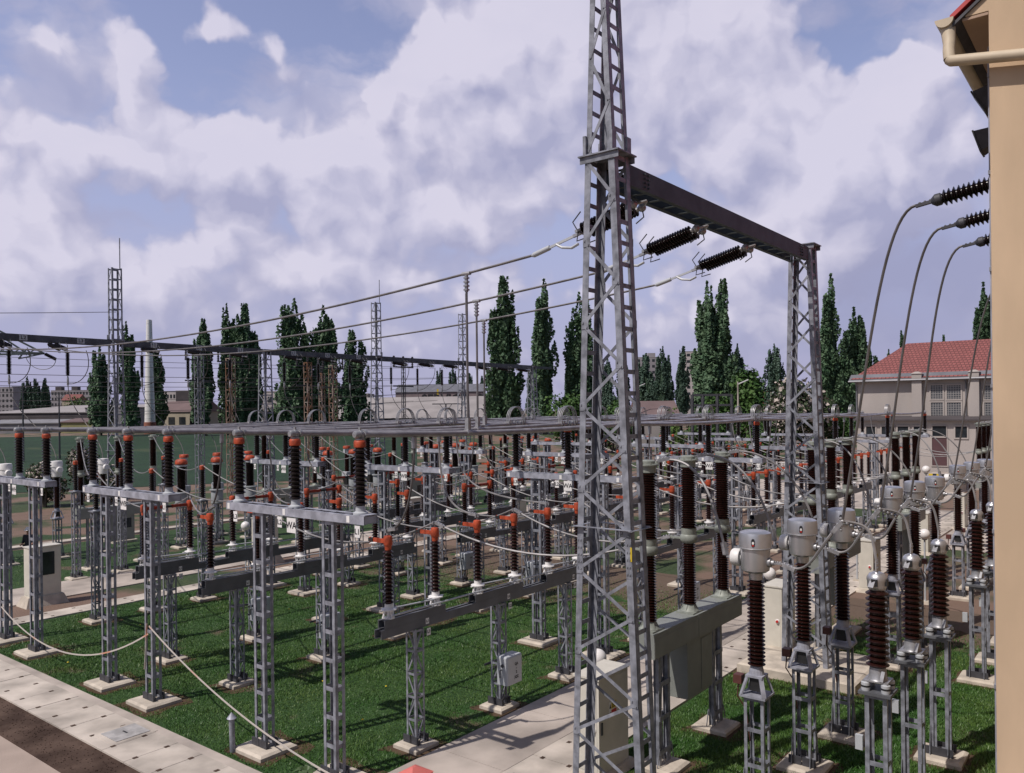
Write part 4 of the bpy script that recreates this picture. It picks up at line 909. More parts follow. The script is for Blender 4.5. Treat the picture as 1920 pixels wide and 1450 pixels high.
for k in range(2):
    for i in range(3):
        x = SAX[i] + BAY * k - .15
        d = V((0, 1, -.16)).normalized(); r = ob('wall_bushing', None, None, (x, BY, 11.07)); tag(r, f'dark ribbed bushing sticking out from the peach wall, {PW[i]} of three, {ORD[k]} bay', 'bushing', 'wall bushings')
        ob('porcelain', MB().lathe(sheds(.075, .135, .1, 1.4, 18), 20, (0, 0, 0), d).mesh('porcelain', M['porcelain_bk'], True), r)
        ob('flange', MB().lathe([(.22, .0), (.22, .06), (.12, .1)], 18, (0, 0, 0), d).mesh('flange', M['flange'], True), r)
        b = MB().lathe([(.08, 1.4), (.1, 1.42), (.1, 1.5), (.05, 1.56), (.02, 1.57)], 14, (0, 0, 0), d); b.bar(d * 1.55, d * 1.8, .07, .05)
        for q in range(3): b.ball(d * (1.58 + .08 * q) + V((0, 0, .03)), .022, 6, 4)
        ob('terminal', b.mesh('terminal', M['bracket'], True), r)
# ================================================================== white hall with red tiled roof
M['wallwhite'] = mat('off_white_render', (.40, .36, .34), .9, 0, .07, .35, .3, bscale=8, streak=.4)
M['wallgrey'] = mat('grey_render', (.34, .31, .30), .9, 0, .1, .3, .2)
M['wallbeige'] = mat('beige_render', (.42, .37, .29), .9, 0, .1, .3, .2)
M['wallmauve'] = mat('mauve_cladding', (.235, .185, .195), .8, 0, .08, .3)
M['roofgrey'] = mat('grey_felt_roof', (.31, .285, .285), .85, 0, .14, .2, .2)
M['roofbrown'] = mat('brown_sheet_roof', (.16, .11, .11), .85, 0, .14, .2, .2)
M['roofdark'] = mat('dark_roof', (.07, .06, .065), .85, 0, .14, .3, .2)
M['panelgrey'] = mat('corrugated_grey', (.22, .215, .23), .7, 0, .12, .4)
M['panelyellow'] = mat('dull_yellow_wall', (.30, .29, .14), .8, 0, .1, .3)
M['blockgrey'] = mat('panel_block', (.30, .28, .30), .9, 0, .1, .1)
M['blockwhite'] = mat('white_panel_block', (.52, .47, .46), .9, 0, .1, .1)
M['zinc'] = mat('zinc_flashing', (.22, .22, .24), .5, .4, .15, .6)
M['door'] = mat('maroon_door', (.085, .04, .045), .6, 0, .1, 1)
def tiles(name, c1, c2, sx=1.0):
    m, t, b = nodes(name); n, l = t.nodes, t.links
    g = n.new('ShaderNodeNewGeometry'); sp = n.new('ShaderNodeSeparateXYZ'); l.new(g.outputs['Position'], sp.inputs[0])
    cb = n.new('ShaderNodeCombineXYZ'); l.new(sp.outputs['Y'], cb.inputs['X']); l.new(sp.outputs['Z'], cb.inputs['Y'])
    br = n.new('ShaderNodeTexBrick'); br.inputs['Scale'].default_value = 1; br.inputs['Brick Width'].default_value = .34; br.inputs['Row Height'].default_value = .24; br.inputs['Mortar Size'].default_value = .035
    br.inputs['Color1'].default_value = (*c1, 1); br.inputs['Color2'].default_value = (*c2, 1); br.inputs['Mortar'].default_value = (*[c * .45 for c in c1], 1)
    l.new(cb.outputs[0], br.inputs['Vector']); l.new(br.outputs['Color'], b.inputs['Base Color']); b.inputs['Roughness'].default_value = .75
    bp = n.new('ShaderNodeBump'); bp.inputs['Strength'].default_value = .6; bp.inputs['Distance'].default_value = .05; l.new(br.outputs['Fac'], bp.inputs['Height']); bp.invert = True; l.new(bp.outputs['Normal'], b.inputs['Normal'])
    return m
M['redtile'] = tiles('red_roof_tiles', (.30, .10, .092), (.245, .08, .075))
def glassblock():
    m, t, b = nodes('glass_block_window'); n, l = t.nodes, t.links
    g = n.new('ShaderNodeNewGeometry'); sp = n.new('ShaderNodeSeparateXYZ'); l.new(g.outputs['Position'], sp.inputs[0])
    cb = n.new('ShaderNodeCombineXYZ'); l.new(sp.outputs['Y'], cb.inputs['X']); l.new(sp.outputs['Z'], cb.inputs['Y'])
    br = n.new('ShaderNodeTexBrick'); br.offset = 0; br.inputs['Scale'].default_value = 1; br.inputs['Brick Width'].default_value = .21; br.inputs['Row Height'].default_value = .21; br.inputs['Mortar Size'].default_value = .03
    br.inputs['Color1'].default_value = (.05, .055, .065, 1); br.inputs['Color2'].default_value = (.085, .09, .10, 1); br.inputs['Mortar'].default_value = (.26, .25, .25, 1)
    l.new(cb.outputs[0], br.inputs['Vector']); l.new(br.outputs['Color'], b.inputs['Base Color']); b.inputs['Roughness'].default_value = .25
    return m
M['glassblock'] = glassblock()
HX = 82.8
def hy(px, x=HX):
    r = (px - 960) / 1510; return x * (.619 - .7854 * r) / (.7854 + .619 * r)
def hz(px, py, x=HX):
    y = hy(px, x); return zat(px, py, x * .7854 + y * .619)
YL, YR = hy(1606), -9.0
hall = ob('brick_hall', MB().box(HX, HX + 14, YR, YL, 0, 10.0).mesh('brick_hall', M['wallwhite'])); tag(hall, 'off white hall with red tiled hipped roof beyond the right end of the tubes', 'building')
ze, zr = hz(1640, 706), 13.9; yr = hy(1702, HX + 7)
mb = MB(); vs = [(HX - .45, YL + .4, ze - .25), (HX + 14.4, YL + .4, ze - .25), (HX + 14.4, YR, ze - .25), (HX - .45, YR, ze - .25), (HX + 7, yr, zr), (HX + 7, YR, zr)]
mb.add(vs, [(0, 3, 5, 4), (0, 4, 1), (1, 4, 5, 2), (0, 1, 2, 3)]); ob('roof', mb.mesh('roof', M['redtile']), hall)
b = MB().hexa([(HX - .62, YL + .55, ze - .5), (HX + .3, YL + .55, ze - .5), (HX + .3, YR, ze - .5), (HX - .62, YR, ze - .5), (HX - .62, YL + .55, ze - .42), (HX + .3, YL + .55, ze + .22), (HX + .3, YR, ze + .22), (HX - .62, YR, ze - .42)])
b.tube([(HX - .68, YL + .55, ze - .47), (HX - .68, YR, ze - .47)], .09, 8)
for px in (1607, 1812, 1838): y = hy(px); b.tube([(HX - .6, y, ze - .5), (HX - .1, y, ze - .9), (HX - .1, y, 6.3)], .07, 8)
ob('eaves_gutter', b.mesh('eaves_gutter', M['zinc'], True), hall)
for px in (1721.5, 1828):
    y = hy(px); b = MB().box(HX - .55, HX - .003, y - .42, y + .42, 6.2, ze + .1); b.frus(HX - .28, y, ze + .1, ze + .3, .7, 1.0, .3, .3, 0); ob('pilaster', b.mesh('pilaster', M['wallwhite']), hall)
def win(px0, px1, py0, py1, m='glass', fr=.1, name='window', proud=.02, x=HX):
    ya, yb = hy(px0, x), hy(px1, x); z1, z0 = hz(px0, py0, x), hz(px0, py1, x)
    w = ob(name, MB().box(x - proud, x - proud + .015, yb, ya, z0, z1).mesh(name, M[m]), hall)
    b = MB()
    for q in ((yb - fr, yb, z0 - fr, z1 + fr), (ya, ya + fr, z0 - fr, z1 + fr), (yb, ya, z1, z1 + fr), (yb, ya, z0 - fr, z0)): b.box(x - proud - .06, x - .002, *q)
    ob('frame', b.mesh('frame', M['wallwhite']), w)
for a, c in ((1746, 1768), (1776, 1802), (1846, 1872)):
    for p, q in ((723, 749), (755, 782)): win(a, c, p, q, 'glassblock', .12)
LX = HX - 1.6
low = ob('annex', MB().box(LX, HX - .004, YR, hy(1607, LX), 0, hz(1700, 789, LX)).mesh('annex', M['wallwhite']), hall)
zt = hz(1700, 789, LX)
b = MB().hexa([(LX - .5, YR, zt + .004), (HX - .006, YR, zt + .004), (HX - .006, hy(1602, LX), zt + .004), (LX - .5, hy(1602, LX), zt + .004), (LX - .5, YR, zt + .12), (HX - .006, YR, zt + .45), (HX - .006, hy(1602, LX), zt + .45), (LX - .5, hy(1602, LX), zt + .12)])
ob('annex_roof', b.mesh('annex_roof', M['roofdark']), hall)
for a, c in ((1624, 1641), (1653, 1676), (1683, 1703), (1713, 1735), (1791, 1813)): win(a, c, 800, 816 if a < 1750 else 821, 'glass', .12, x=LX)
win(1748, 1774, 799, 818, 'glass', .06, x=LX); win(1747, 1775, 821, 873, 'door', .08, 'door', x=LX)
b = MB()
y0s, y1s = hy(1740, LX - 3), hy(1800, LX - 3)
for i in range(8):
    a = y0s + (y1s - y0s) * i / 8; c = y0s + (y1s - y0s) * (i + 1) / 8; b.box(LX - 3.02, LX - 3, c, a, 1.2, 1.55, i % 2)
b.box(LX - 3, LX - .3, y1s, y0s, 0, 1.55, 2)
single('loading_step', b.mesh('loading_step', [M['yellow'], M['black'], M['concrete']]), 'raised loading step with yellow and black striped edge below maroon door', 'step')
b = MB()
for i in range(40): y = 24 + .16 * i; b.box(81, 81.03, y, y + .06, .6, 2.0)
b.box(80.99, 81.04, 24, 30.4, 1.9, 1.96); b.box(80.99, 81.04, 24, 30.4, .7, .76)
single('picket_fence', b.mesh('picket_fence', M['white']), 'white picket fence beyond the far breakers', 'fence')

# ================================================================== far buildings
def block(name, label, px0, px1, py, D, depth, m, D1=None, cat='building', roof=None, rise=0, over=.3, rm='roofgrey', wins=None, z0=None, group=None):
    D1 = D1 or D; a, c = V((*plan(px0, D), 0)), V((*plan(px1, D1), 0))
    u = (c - a).normalized(); W = (c - a).length; nrm = V((-u.y, u.x, 0))       # away from the camera
    z1 = zat(px0, py, D); zb = (ground(a.x, a.y) if z0 is None else z0) - .5
    o = ob(name, None, None, (a.x, a.y, 0), math.atan2(u.y, u.x)); tag(o, label, cat, group)
    ob('wall', MB().box(0, W, 0, depth, zb, z1).mesh('wall', M[m]), o)
    b = MB()
    if roof == 'gable': b.add([(-over, -over, z1), (W + over, -over, z1), (W + over, depth + over, z1), (-over, depth + over, z1), (-over, depth / 2, z1 + rise), (W + over, depth / 2, z1 + rise)], [(0, 1, 5, 4), (2, 3, 4, 5), (0, 4, 3), (1, 2, 5), (3, 2, 1, 0)])
    elif roof == 'end': b.add([(-over, -over, z1), (W + over, -over, z1), (W + over, depth + over, z1), (-over, depth + over, z1), (W / 2, -over, z1 + rise), (W / 2, depth + over, z1 + rise)], [(0, 3, 5, 4), (1, 4, 5, 2), (0, 4, 1), (2, 5, 3), (0, 1, 2, 3)])
    elif roof == 'shed': b.hexa([(-over, -over, z1 + .01), (W + over, -over, z1 + .01), (W + over, depth + over, z1 + .01), (-over, depth + over, z1 + .01), (-over, -over, z1 + .25), (W + over, -over, z1 + .25), (W + over, depth + over, z1 + rise), (-over, depth + over, z1 + rise)])
    else: b.box(-.1, W + .1, -.1, depth + .1, z1 + .002, z1 + .4)
    ob('roof', b.mesh('roof', M[rm]), o)
    if wins:
        nx, nz, fw, fh, base = wins; Hh = z1 - (zb + .5 + base)
        for i in range(nx):
            for j in range(nz):
                cx, cz = W * (i + .5) / nx, zb + .5 + base + Hh * (j + .5) / nz; w, h = W / nx * fw / 2, Hh / nz * fh / 2
                ob('window', MB().box(cx - w, cx + w, -.06, -.01, cz - h, cz + h).mesh('window', M['glass']), o)
    return o, W, z1
GB = 'buildings beyond the field'
block('industrial_hall', 'long flat grey roofed hall beyond the green field, left edge', -40, 176, 777, 246, 40, 'roofdark', 238, roof='shed', rise=2.9, rm='roofgrey', group=GB)
block('warehouse', 'dark grey warehouse end beside the long flat hall', 160, 250, 767, 240, 20, 'panelgrey', rm='roofdark', group=GB)
block('shed', 'low corrugated grey shed at the far edge of the field', -30, 112, 796, 226, 8, 'panelgrey', roof='shed', rise=1.2, rm='panelgrey', group=GB)
block('shed', 'dull yellow shed with dark brown roof at field edge', 114, 184, 793, 226, 8, 'panelyellow', roof='shed', rise=1.2, rm='roofbrown', group=GB)
block('apartment_block', 'grey apartment block far away at the left edge', -12, 25, 727, 700, 30, 'blockgrey', wins=(5, 6, .5, .5, 2), group=GB)
o, W, z1 = block('apartment_block', 'long dark apartment slab with roof boxes behind the far trees', 96, 178, 733, 800, 14, 'blockgrey', wins=(14, 5, .55, .5, 2), group=GB)
for f in (.13, .5, .85): ob('roof_box', MB().box(W * f - 3, W * f + 3, 3, 9, z1 + .41, z1 + 4).mesh('roof_box', M['roofdark']), o)
block('house', 'small house with orange red roof behind the long hall', 116, 146, 751, 420, 9, 'wallbeige', roof='gable', rise=3.2, rm='redtile', group=GB)
block('workshop', 'beige workshop with brown roof right of the white chimney', 292, 372, 773, 225, 12, 'wallbeige', 222, roof='gable', rise=3.0, rm='roofbrown', wins=(4, 1, .6, .42, .6), group=GB)
block('office_block', 'grey office block with flat roof behind the chimney', 300, 330, 735, 420, 20, 'blockwhite', wins=(5, 3, .6, .4, 2), group=GB)
block('office_block', 'dark roofed office block between chimney and poplars', 330, 372, 734, 400, 20, 'roofdark', group=GB)
block('long_factory', 'white factory with yellow band behind the poplars', 480, 640, 736, 290, 20, 'blockwhite', wins=(9, 2, .5, .4, 2), group=GB)
block('factory_hall', 'wide hall with pale sloping felt roof and dark base', 590, 930, 786, 205, 34, 'roofdark', 200, roof='gable', rise=5.6, rm='roofgrey', group=GB)
block('workshop', 'grey rendered workshop with two windows behind slim poplar', 610, 690, 741, 262, 12, 'wallgrey', wins=(4, 2, .35, .35, 1), group=GB)
o, W, z1 = block('service_hall', 'mauve hall lettered SERVICE above the felt roof', 742, 905, 736, 285, 18, 'wallmauve', roof='gable', rise=3.0, rm='zinc', group=GB)
ob('lettering', text('SERVICE   BUS', 4.4, (W * .74, -.08, z1 - 2.6), (1, 0, 0), (0, 0, 1), M['ink'], bold=.12), o); ob('banner', MB().box(W * .475, W * .495, -.05, -.01, z1 - 5.4, z1 + 1).mesh('banner', M['yellow']), o)
block('cottage', 'gabled cottage with brown roof right of the tall tower', 1196, 1272, 778, 150, 10, 'wallgrey', roof='gable', rise=2.6, rm='roofbrown', group=GB)
block('tower_block', 'white tower block with dark balconies left of twin poplars', 1287, 1316, 660, 560, 16, 'blockwhite', wins=(3, 9, .62, .42, 4), group=GB)
o, W, z1 = block('tower_block', 'grey tower block half hidden behind poplars', 1194, 1240, 671, 600, 18, 'blockgrey', wins=(5, 9, .55, .45, 4), group=GB)
ob('roof_box', MB().box(W * .5, W * .8, 2, 8, z1 + .41, z1 + 3.5).mesh('roof_box', M['blockgrey']), o)
block('outbuilding', 'pale outbuilding with brick top beyond the flowering bush', 1425, 1450, 733, 330, 10, 'brick', group=GB)
# chimney
cx, cy = plan(281, 205); gz = ground(cx, cy); zt = zat(281, 600, 205)
ch = ob('factory_chimney', None, None, (cx, cy, 0)); tag(ch, 'tapered white chimney with brick foot among the poplars', 'chimney')
ob('shaft', MB().lathe([(1.28, gz + 3), (.62, zt), (.5, zt), (.5, zt - .3)], 20).mesh('shaft', M['white'], True), ch); ob('brick_foot', MB().lathe([(1.5, gz - 1), (1.42, gz + 3)], 20).mesh('brick_foot', M['brick'], True), ch)
b = MB()
for i in range(9): z = gz + 4 + (zt - gz - 5) * i / 8; r = 1.28 + (.62 - 1.28) * (z - gz - 3) / (zt - gz - 3); b.lathe([(r + .02, z), (r + .02, z + .04)], 20)
b.tube([(.75, -.9, gz + 3), (.5, -.5, zt)], .07, 5); ob('iron_bands', b.mesh('iron_bands', M['white'], True), ch)
# old masts and poles
def mast(px, pt, D, w, label, m='rust', arms=True):
    x, y = plan(px, D); gz = ground(x, y); h = zat(px, pt, D) - gz
    o = ob('lattice_mast', None, None, (x, y, gz)); tag(o, label, 'mast', 'old lattice masts behind the yard')
    b = MB(); lattice(b, 0, 0, 0, h, w, w, .07, .9, ('a', 'b'), t=.02, bat=.06); ob('shaft', b.mesh('shaft', M[m]), o)
    if arms:
        b = MB()
        for z in (h - .4, h - 2.2): b.box(-1.3, 1.3, -.05, .05, z, z + .12)
        ob('crossarm', b.mesh('crossarm', M['bracket']), o); b = MB()
        for xx in (-1.2, 0, 1.2): b.lathe(sheds(.06, .12, h - .28, h + .7, 6), 8, (xx, 0, 0))
        ob('insulator', b.mesh('insulator', M['porcelain_bk']), o)
mast(433, 672, 72, .62, 'pale rusty lattice mast before the twin poplars', 'rust'); mast(578, 680, 75, .55, 'orange rusty lattice mast before the wide poplar')
mast(625, 685, 78, .6, 'rusty lattice mast between two poplars', 'rust'); mast(604, 700, 80, .45, 'thin brown lattice mast beside the rusty pair'); mast(374, 668, 70, .6, 'grey flaked lattice mast right of the workshop', 'steel')
mast(757, 682, 76, .3, 'slender dark mast before the mauve hall', 'bracket')
def pole(px, pt, D, label, lamp=False):
    x, y = plan(px, D); gz = ground(x, y); h = zat(px, pt, D) - gz
    o = ob('street_lamp' if lamp else 'utility_pole', None, None, (x, y, gz), math.atan2(RGT.y, RGT.x)); tag(o, label, 'street lamp' if lamp else 'utility pole', 'poles and lamps beyond the yard')
    ob('pole', MB().tube([(0, 0, -.5), (0, 0, h)], [.16, .09], 8).mesh('pole', M['concrete'] if lamp else M['bracket']), o)
    b = MB()
    if lamp: b.bar((0, 0, h - .3), (1.3, 0, h + .25), .16, .12); ob('lamp_head', b.mesh('lamp_head', M['white']), o)
    else:
        b.box(-1.6, 1.6, -.06, .06, h - .1, h + .02); b.bar((0, 0, h - 1), (-.7, 0, h - .1), .06); b.bar((0, 0, h - 1), (.7, 0, h - .1), .06); ob('crossarm', b.mesh('crossarm', M['bracket']), o)
pole(43, 725, 120, 'dark utility pole with crossarm before the far poplar clump'); pole(111, 738, 125, 'dark utility pole with crossarm before the orange roofed house'); pole(836, 757, 95, 'stout utility pole with crossarm before the felt roof')
pole(1384, 716, 100, 'concrete street lamp with slanted white head before the bush', True); pole(1197, 722, 150, 'white street lamp above the gabled cottage', True); pole(1446, 735, 170, 'small street lamp beside the flowering bush', True)
# dark old switch rack
o = ob('old_switch_rack', None, None, (0, 0, 0)); tag(o, 'dark steel rack of posts and beams before the twin poplars', 'steel rack')
b = MB(); D = 92
xs = [V((*plan(p, D), 0)) for p in (1298, 1318, 1345, 1372)]
for p in xs: b.bar(p, p + V((0, 0, zat(1330, 740, D))), .28, .28)
rk = ob('post', b.mesh('post', M['bracket']), o); b = MB()
for py in (741, 760): z = zat(1330, py, D); b.bar(xs[0] + V((0, 0, z)), xs[-1] + V((0, 0, z)), .22, .25)
ob('beam', b.mesh('beam', M['bracket']), o)
# radio mast
x, y = plan(1528, 300); gz = ground(x, y); h = zat(1528, 592, 300) - gz
o = ob('radio_mast', None, None, (x, y, gz)); tag(o, 'thin distant radio mast with antennas seen through the far tower', 'mast')
b = MB(); lattice(b, 0, 0, 0, h, 1.5, 1.5, .12, 1.6, ('a', 'b'), t=.06, bat=.1); ob('shaft', b.mesh('shaft', M['lightbox']), o)
b = MB()
for i in range(10): t = i * .63; b.box(1.3 * math.cos(t) - .25, 1.3 * math.cos(t) + .25, 1.3 * math.sin(t) - .25, 1.3 * math.sin(t) + .25, h - 2 + (i % 2) * 2, h - 1.2 + (i % 2) * 2)
b.tube([(0, 0, h), (0, 0, h + 6)], .1, 5); ob('antenna', b.mesh('antenna', M['blockgrey']), o)

# ================================================================== trees
def leaf_mesh(name, pos, nrm, size, m):
    n = len(pos); t = np.cross(nrm, rng.normal(size=(n, 3))); t /= np.linalg.norm(t, axis=1)[:, None] + 1e-9; s = np.cross(nrm, t)
    q = size[:, None]; co = np.stack([pos + t * q, pos + s * q * .75, pos - t * q, pos - s * q * .75], 1).reshape(-1, 3)
    me = bpy.data.meshes.new(name); me.vertices.add(n * 4); me.vertices.foreach_set('co', co.ravel())
    me.loops.add(n * 4); me.loops.foreach_set('vertex_index', np.arange(n * 4)); me.polygons.add(n); me.polygons.foreach_set('loop_start', np.arange(n) * 4)
    me.update(); me.validate(); me.materials.append(m); return me
def leaf_mat(name, c1, c2, sc=.6, c3=None, f3=.62):
    m, t, b = nodes(name); n, l = t.nodes, t.links; g = n.new('ShaderNodeNewGeometry')
    z = n.new('ShaderNodeTexNoise'); z.inputs['Scale'].default_value = sc; z.inputs['Detail'].default_value = 4; l.new(g.outputs['Position'], z.inputs['Vector'])
    r = n.new('ShaderNodeMapRange'); r.inputs['From Min'].default_value = .35; r.inputs['From Max'].default_value = .65; l.new(z.outputs['Fac'], r.inputs['Value'])
    x = n.new('ShaderNodeMix'); x.data_type = 'RGBA'; x.inputs['A'].default_value = (*c1, 1); x.inputs['B'].default_value = (*c2, 1); l.new(r.outputs['Result'], x.inputs['Factor']); out = x.outputs['Result']
    if c3:
        y = n.new('ShaderNodeMix'); y.data_type = 'RGBA'; l.new(out, y.inputs['A']); y.inputs['B'].default_value = (*c3, 1)
        r2 = n.new('ShaderNodeMapRange'); r2.inputs['From Min'].default_value = f3; r2.inputs['From Max'].default_value = f3 + .02; l.new(g.outputs['Random Per Island'], r2.inputs['Value']); l.new(r2.outputs['Result'], y.inputs['Factor']); out = y.outputs['Result']
    l.new(out, b.inputs['Base Color']); b.inputs['Roughness'].default_value = .6; b.inputs['Specular IOR Level'].default_value = .25
    return m
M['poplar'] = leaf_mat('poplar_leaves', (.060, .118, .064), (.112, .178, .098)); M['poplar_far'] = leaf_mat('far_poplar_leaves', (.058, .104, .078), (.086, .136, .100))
M['bush'] = leaf_mat('bush_leaves', (.035, .085, .022), (.075, .14, .035)); M['bushlt'] = leaf_mat('light_bush_leaves', (.07, .13, .03), (.14, .20, .06))
M['blossom'] = leaf_mat('blossoming_leaves', (.03, .05, .022), (.05, .075, .03), 1.5, (.50, .43, .39), .62)
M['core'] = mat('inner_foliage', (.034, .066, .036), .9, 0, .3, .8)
def poplar(seed, nsp, n=11000):
    g = np.random.default_rng(seed); P, N, S = [], [], []
    sp = [(0, 0, 1.0, .30)]
    for q in range(nsp): a = 2.4 * q + seed; sp.append((.22 * math.cos(a), .22 * math.sin(a), (g.uniform(.84, .97), g.uniform(.7, .9))[q % 2], g.uniform(.21, .27)))
    env = lambda t: (.55 + .45 * math.sin(min(t / .42, 1) * 1.57)) if t < .42 else max(.03, 1 - ((t - .42) / .58) ** 1.6)
    plumes = []
    for sx, sy, hh, rr in sp:
        for j in range(30):                              # upright plumes of leaves, each with a tip of its own
            t = g.uniform(.02, .84); a = g.uniform(0, 6.283); r0 = rr * env(t + .1) * g.uniform(.35, .95); L = g.uniform(.13, .26)
            plumes.append((sx + r0 * math.cos(a), sy + r0 * math.sin(a), t * hh, min(L * hh, hh * 1.0 - t * hh), rr * g.uniform(.22, .42) * (.6 + .4 * env(t + .1)), .12 * rr * math.cos(a), .12 * rr * math.sin(a)))
        plumes.append((sx, sy, hh * .62, hh * .38, rr * .34, 0, 0)); plumes.append((sx, sy, hh * .05, hh * .6, rr * .6, 0, 0))
    w = np.array([max(.01, p[3]) * p[4] for p in plumes]); w /= w.sum()
    for (x, y, z, L, r, ox, oy), k in zip(plumes, (n * w).astype(int) + 6):
        t = g.beta(1.2, 1.2, k); a = g.uniform(0, 6.283, k); rad = r * np.sin(np.clip(t ** .75, 0, 1) * 3.0 + .14).clip(.05) * (.5 + .5 * np.sqrt(g.random(k)))
        P.append(np.stack([x + ox * t + rad * np.cos(a), y + oy * t + rad * np.sin(a), z + L * t], 1))
        N.append(np.stack([np.cos(a), np.sin(a), g.uniform(.0, 1.0, k)], 1) + g.normal(0, .5, (k, 3))); S.append(g.uniform(.016, .040, k))
    P, N, S = np.concatenate(P), np.concatenate(N), np.concatenate(S); N /= np.linalg.norm(N, axis=1)[:, None]
    return P, N, S, sp
PROTO = []
for sd, ns in ((3, 1), (8, 2), (21, 3), (34, 2), (55, 4), (71, 3)): PROTO.append(poplar(sd, ns))
def tree(px, pt, wpx, D, pr, label, m='poplar', grp='poplars behind the yard', base=None):
    x, y = plan(px, D); gz = ground(x, y) if base is None else base
    h = zat(px, pt, D) - gz; w = wpx / 1510 * D * (1.15 if m == 'poplar' else .95)
    P, N, S, sp = PROTO[pr]; P = P.copy(); ext = np.percentile(np.hypot(P[:, 0], P[:, 1]), 96) * 1.85
    sc = w / ext; an = px * .7; ca, sa = math.cos(an), math.sin(an); P[:, 0], P[:, 1] = P[:, 0] * ca - P[:, 1] * sa, P[:, 0] * sa + P[:, 1] * ca; P[:, :2] *= sc; P[:, 2] *= h / P[:, 2].max()
    o = ob('poplar_tree', None, None, (x, y, gz)); tag(o, label, 'tree', grp)
    ob('crown', leaf_mesh('crown', P, N, S * (w * .75 + h * .11) * 1.55, M[m]), o)
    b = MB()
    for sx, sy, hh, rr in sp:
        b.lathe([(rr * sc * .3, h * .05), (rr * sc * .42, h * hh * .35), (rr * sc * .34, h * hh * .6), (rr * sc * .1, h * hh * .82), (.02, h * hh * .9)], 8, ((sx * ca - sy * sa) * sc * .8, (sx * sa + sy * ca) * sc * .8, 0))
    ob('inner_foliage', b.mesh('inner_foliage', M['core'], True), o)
    ob('trunk', MB().tube([(0, 0, -.5), (0, 0, h * .5)], [w * .07 + .12, .08], 7).mesh('trunk', M['bark']), o)
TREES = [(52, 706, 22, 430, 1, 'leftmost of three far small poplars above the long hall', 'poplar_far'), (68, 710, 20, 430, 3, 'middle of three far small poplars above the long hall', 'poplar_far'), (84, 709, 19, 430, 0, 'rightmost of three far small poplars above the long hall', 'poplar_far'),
 (188, 648, 34, 195, 2, 'dark poplar behind the left tall lattice tower'), (238, 604, 38, 190, 1, 'tall poplar just left of the white chimney'), (291, 645, 34, 215, 3, 'dark poplar half behind the white chimney'),
 (385, 598, 36, 190, 0, 'slim poplar right of the chimney and workshop'), (427, 570, 34, 195, 1, 'left tall poplar of the pair behind the rusty masts'), (459, 569, 42, 192, 3, 'right tall poplar of the pair behind the rusty masts'), (484, 628, 20, 205, 0, 'short narrow poplar touching the tall pair'),
 (554, 560, 54, 188, 4, 'wide many topped poplar left of the rusty masts'), (608, 574, 46, 190, 2, 'poplar with two tops behind the orange mast'), (663, 620, 44, 192, 5, 'lower bushy poplar left of the mauve hall'),
 (826, 690, 17, 420, 2, 'tiny far poplar over the service hall roof', 'poplar_far'), (850, 684, 18, 420, 1, 'small far poplar just before the lattice tower', 'poplar_far'), (882, 700, 24, 360, 3, 'far poplar behind the third lattice tower', 'poplar_far'), (905, 705, 16, 380, 0, 'faint far poplar right of the third tower', 'poplar_far'),
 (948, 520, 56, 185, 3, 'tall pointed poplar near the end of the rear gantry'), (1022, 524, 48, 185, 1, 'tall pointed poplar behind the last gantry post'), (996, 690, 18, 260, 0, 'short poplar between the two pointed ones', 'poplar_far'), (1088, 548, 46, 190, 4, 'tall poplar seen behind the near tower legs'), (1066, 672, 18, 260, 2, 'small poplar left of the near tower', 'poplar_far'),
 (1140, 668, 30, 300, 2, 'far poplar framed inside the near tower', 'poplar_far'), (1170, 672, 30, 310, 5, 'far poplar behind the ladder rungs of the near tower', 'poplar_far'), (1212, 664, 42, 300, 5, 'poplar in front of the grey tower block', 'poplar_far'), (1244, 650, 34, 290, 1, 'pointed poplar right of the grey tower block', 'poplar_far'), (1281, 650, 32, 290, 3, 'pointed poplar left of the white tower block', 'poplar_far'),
 (1328, 528, 46, 165, 1, 'left half of the big twin poplars under the gantry beam'), (1354, 524, 46, 165, 3, 'right half of the big twin poplars under the gantry beam'), (1384, 645, 32, 260, 2, 'far double poplar right of the big twins', 'poplar_far'), (1453, 645, 38, 240, 4, 'lone poplar left of the far gantry tower', 'poplar_far'),
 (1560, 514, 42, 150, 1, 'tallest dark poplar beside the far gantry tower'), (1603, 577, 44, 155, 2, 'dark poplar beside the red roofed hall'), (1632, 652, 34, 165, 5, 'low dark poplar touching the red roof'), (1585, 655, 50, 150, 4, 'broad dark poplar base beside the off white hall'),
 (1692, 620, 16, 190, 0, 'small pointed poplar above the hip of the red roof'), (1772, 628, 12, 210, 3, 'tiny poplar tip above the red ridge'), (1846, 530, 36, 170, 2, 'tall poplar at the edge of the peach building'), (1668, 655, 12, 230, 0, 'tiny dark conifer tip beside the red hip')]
for t in TREES: tree(*t)
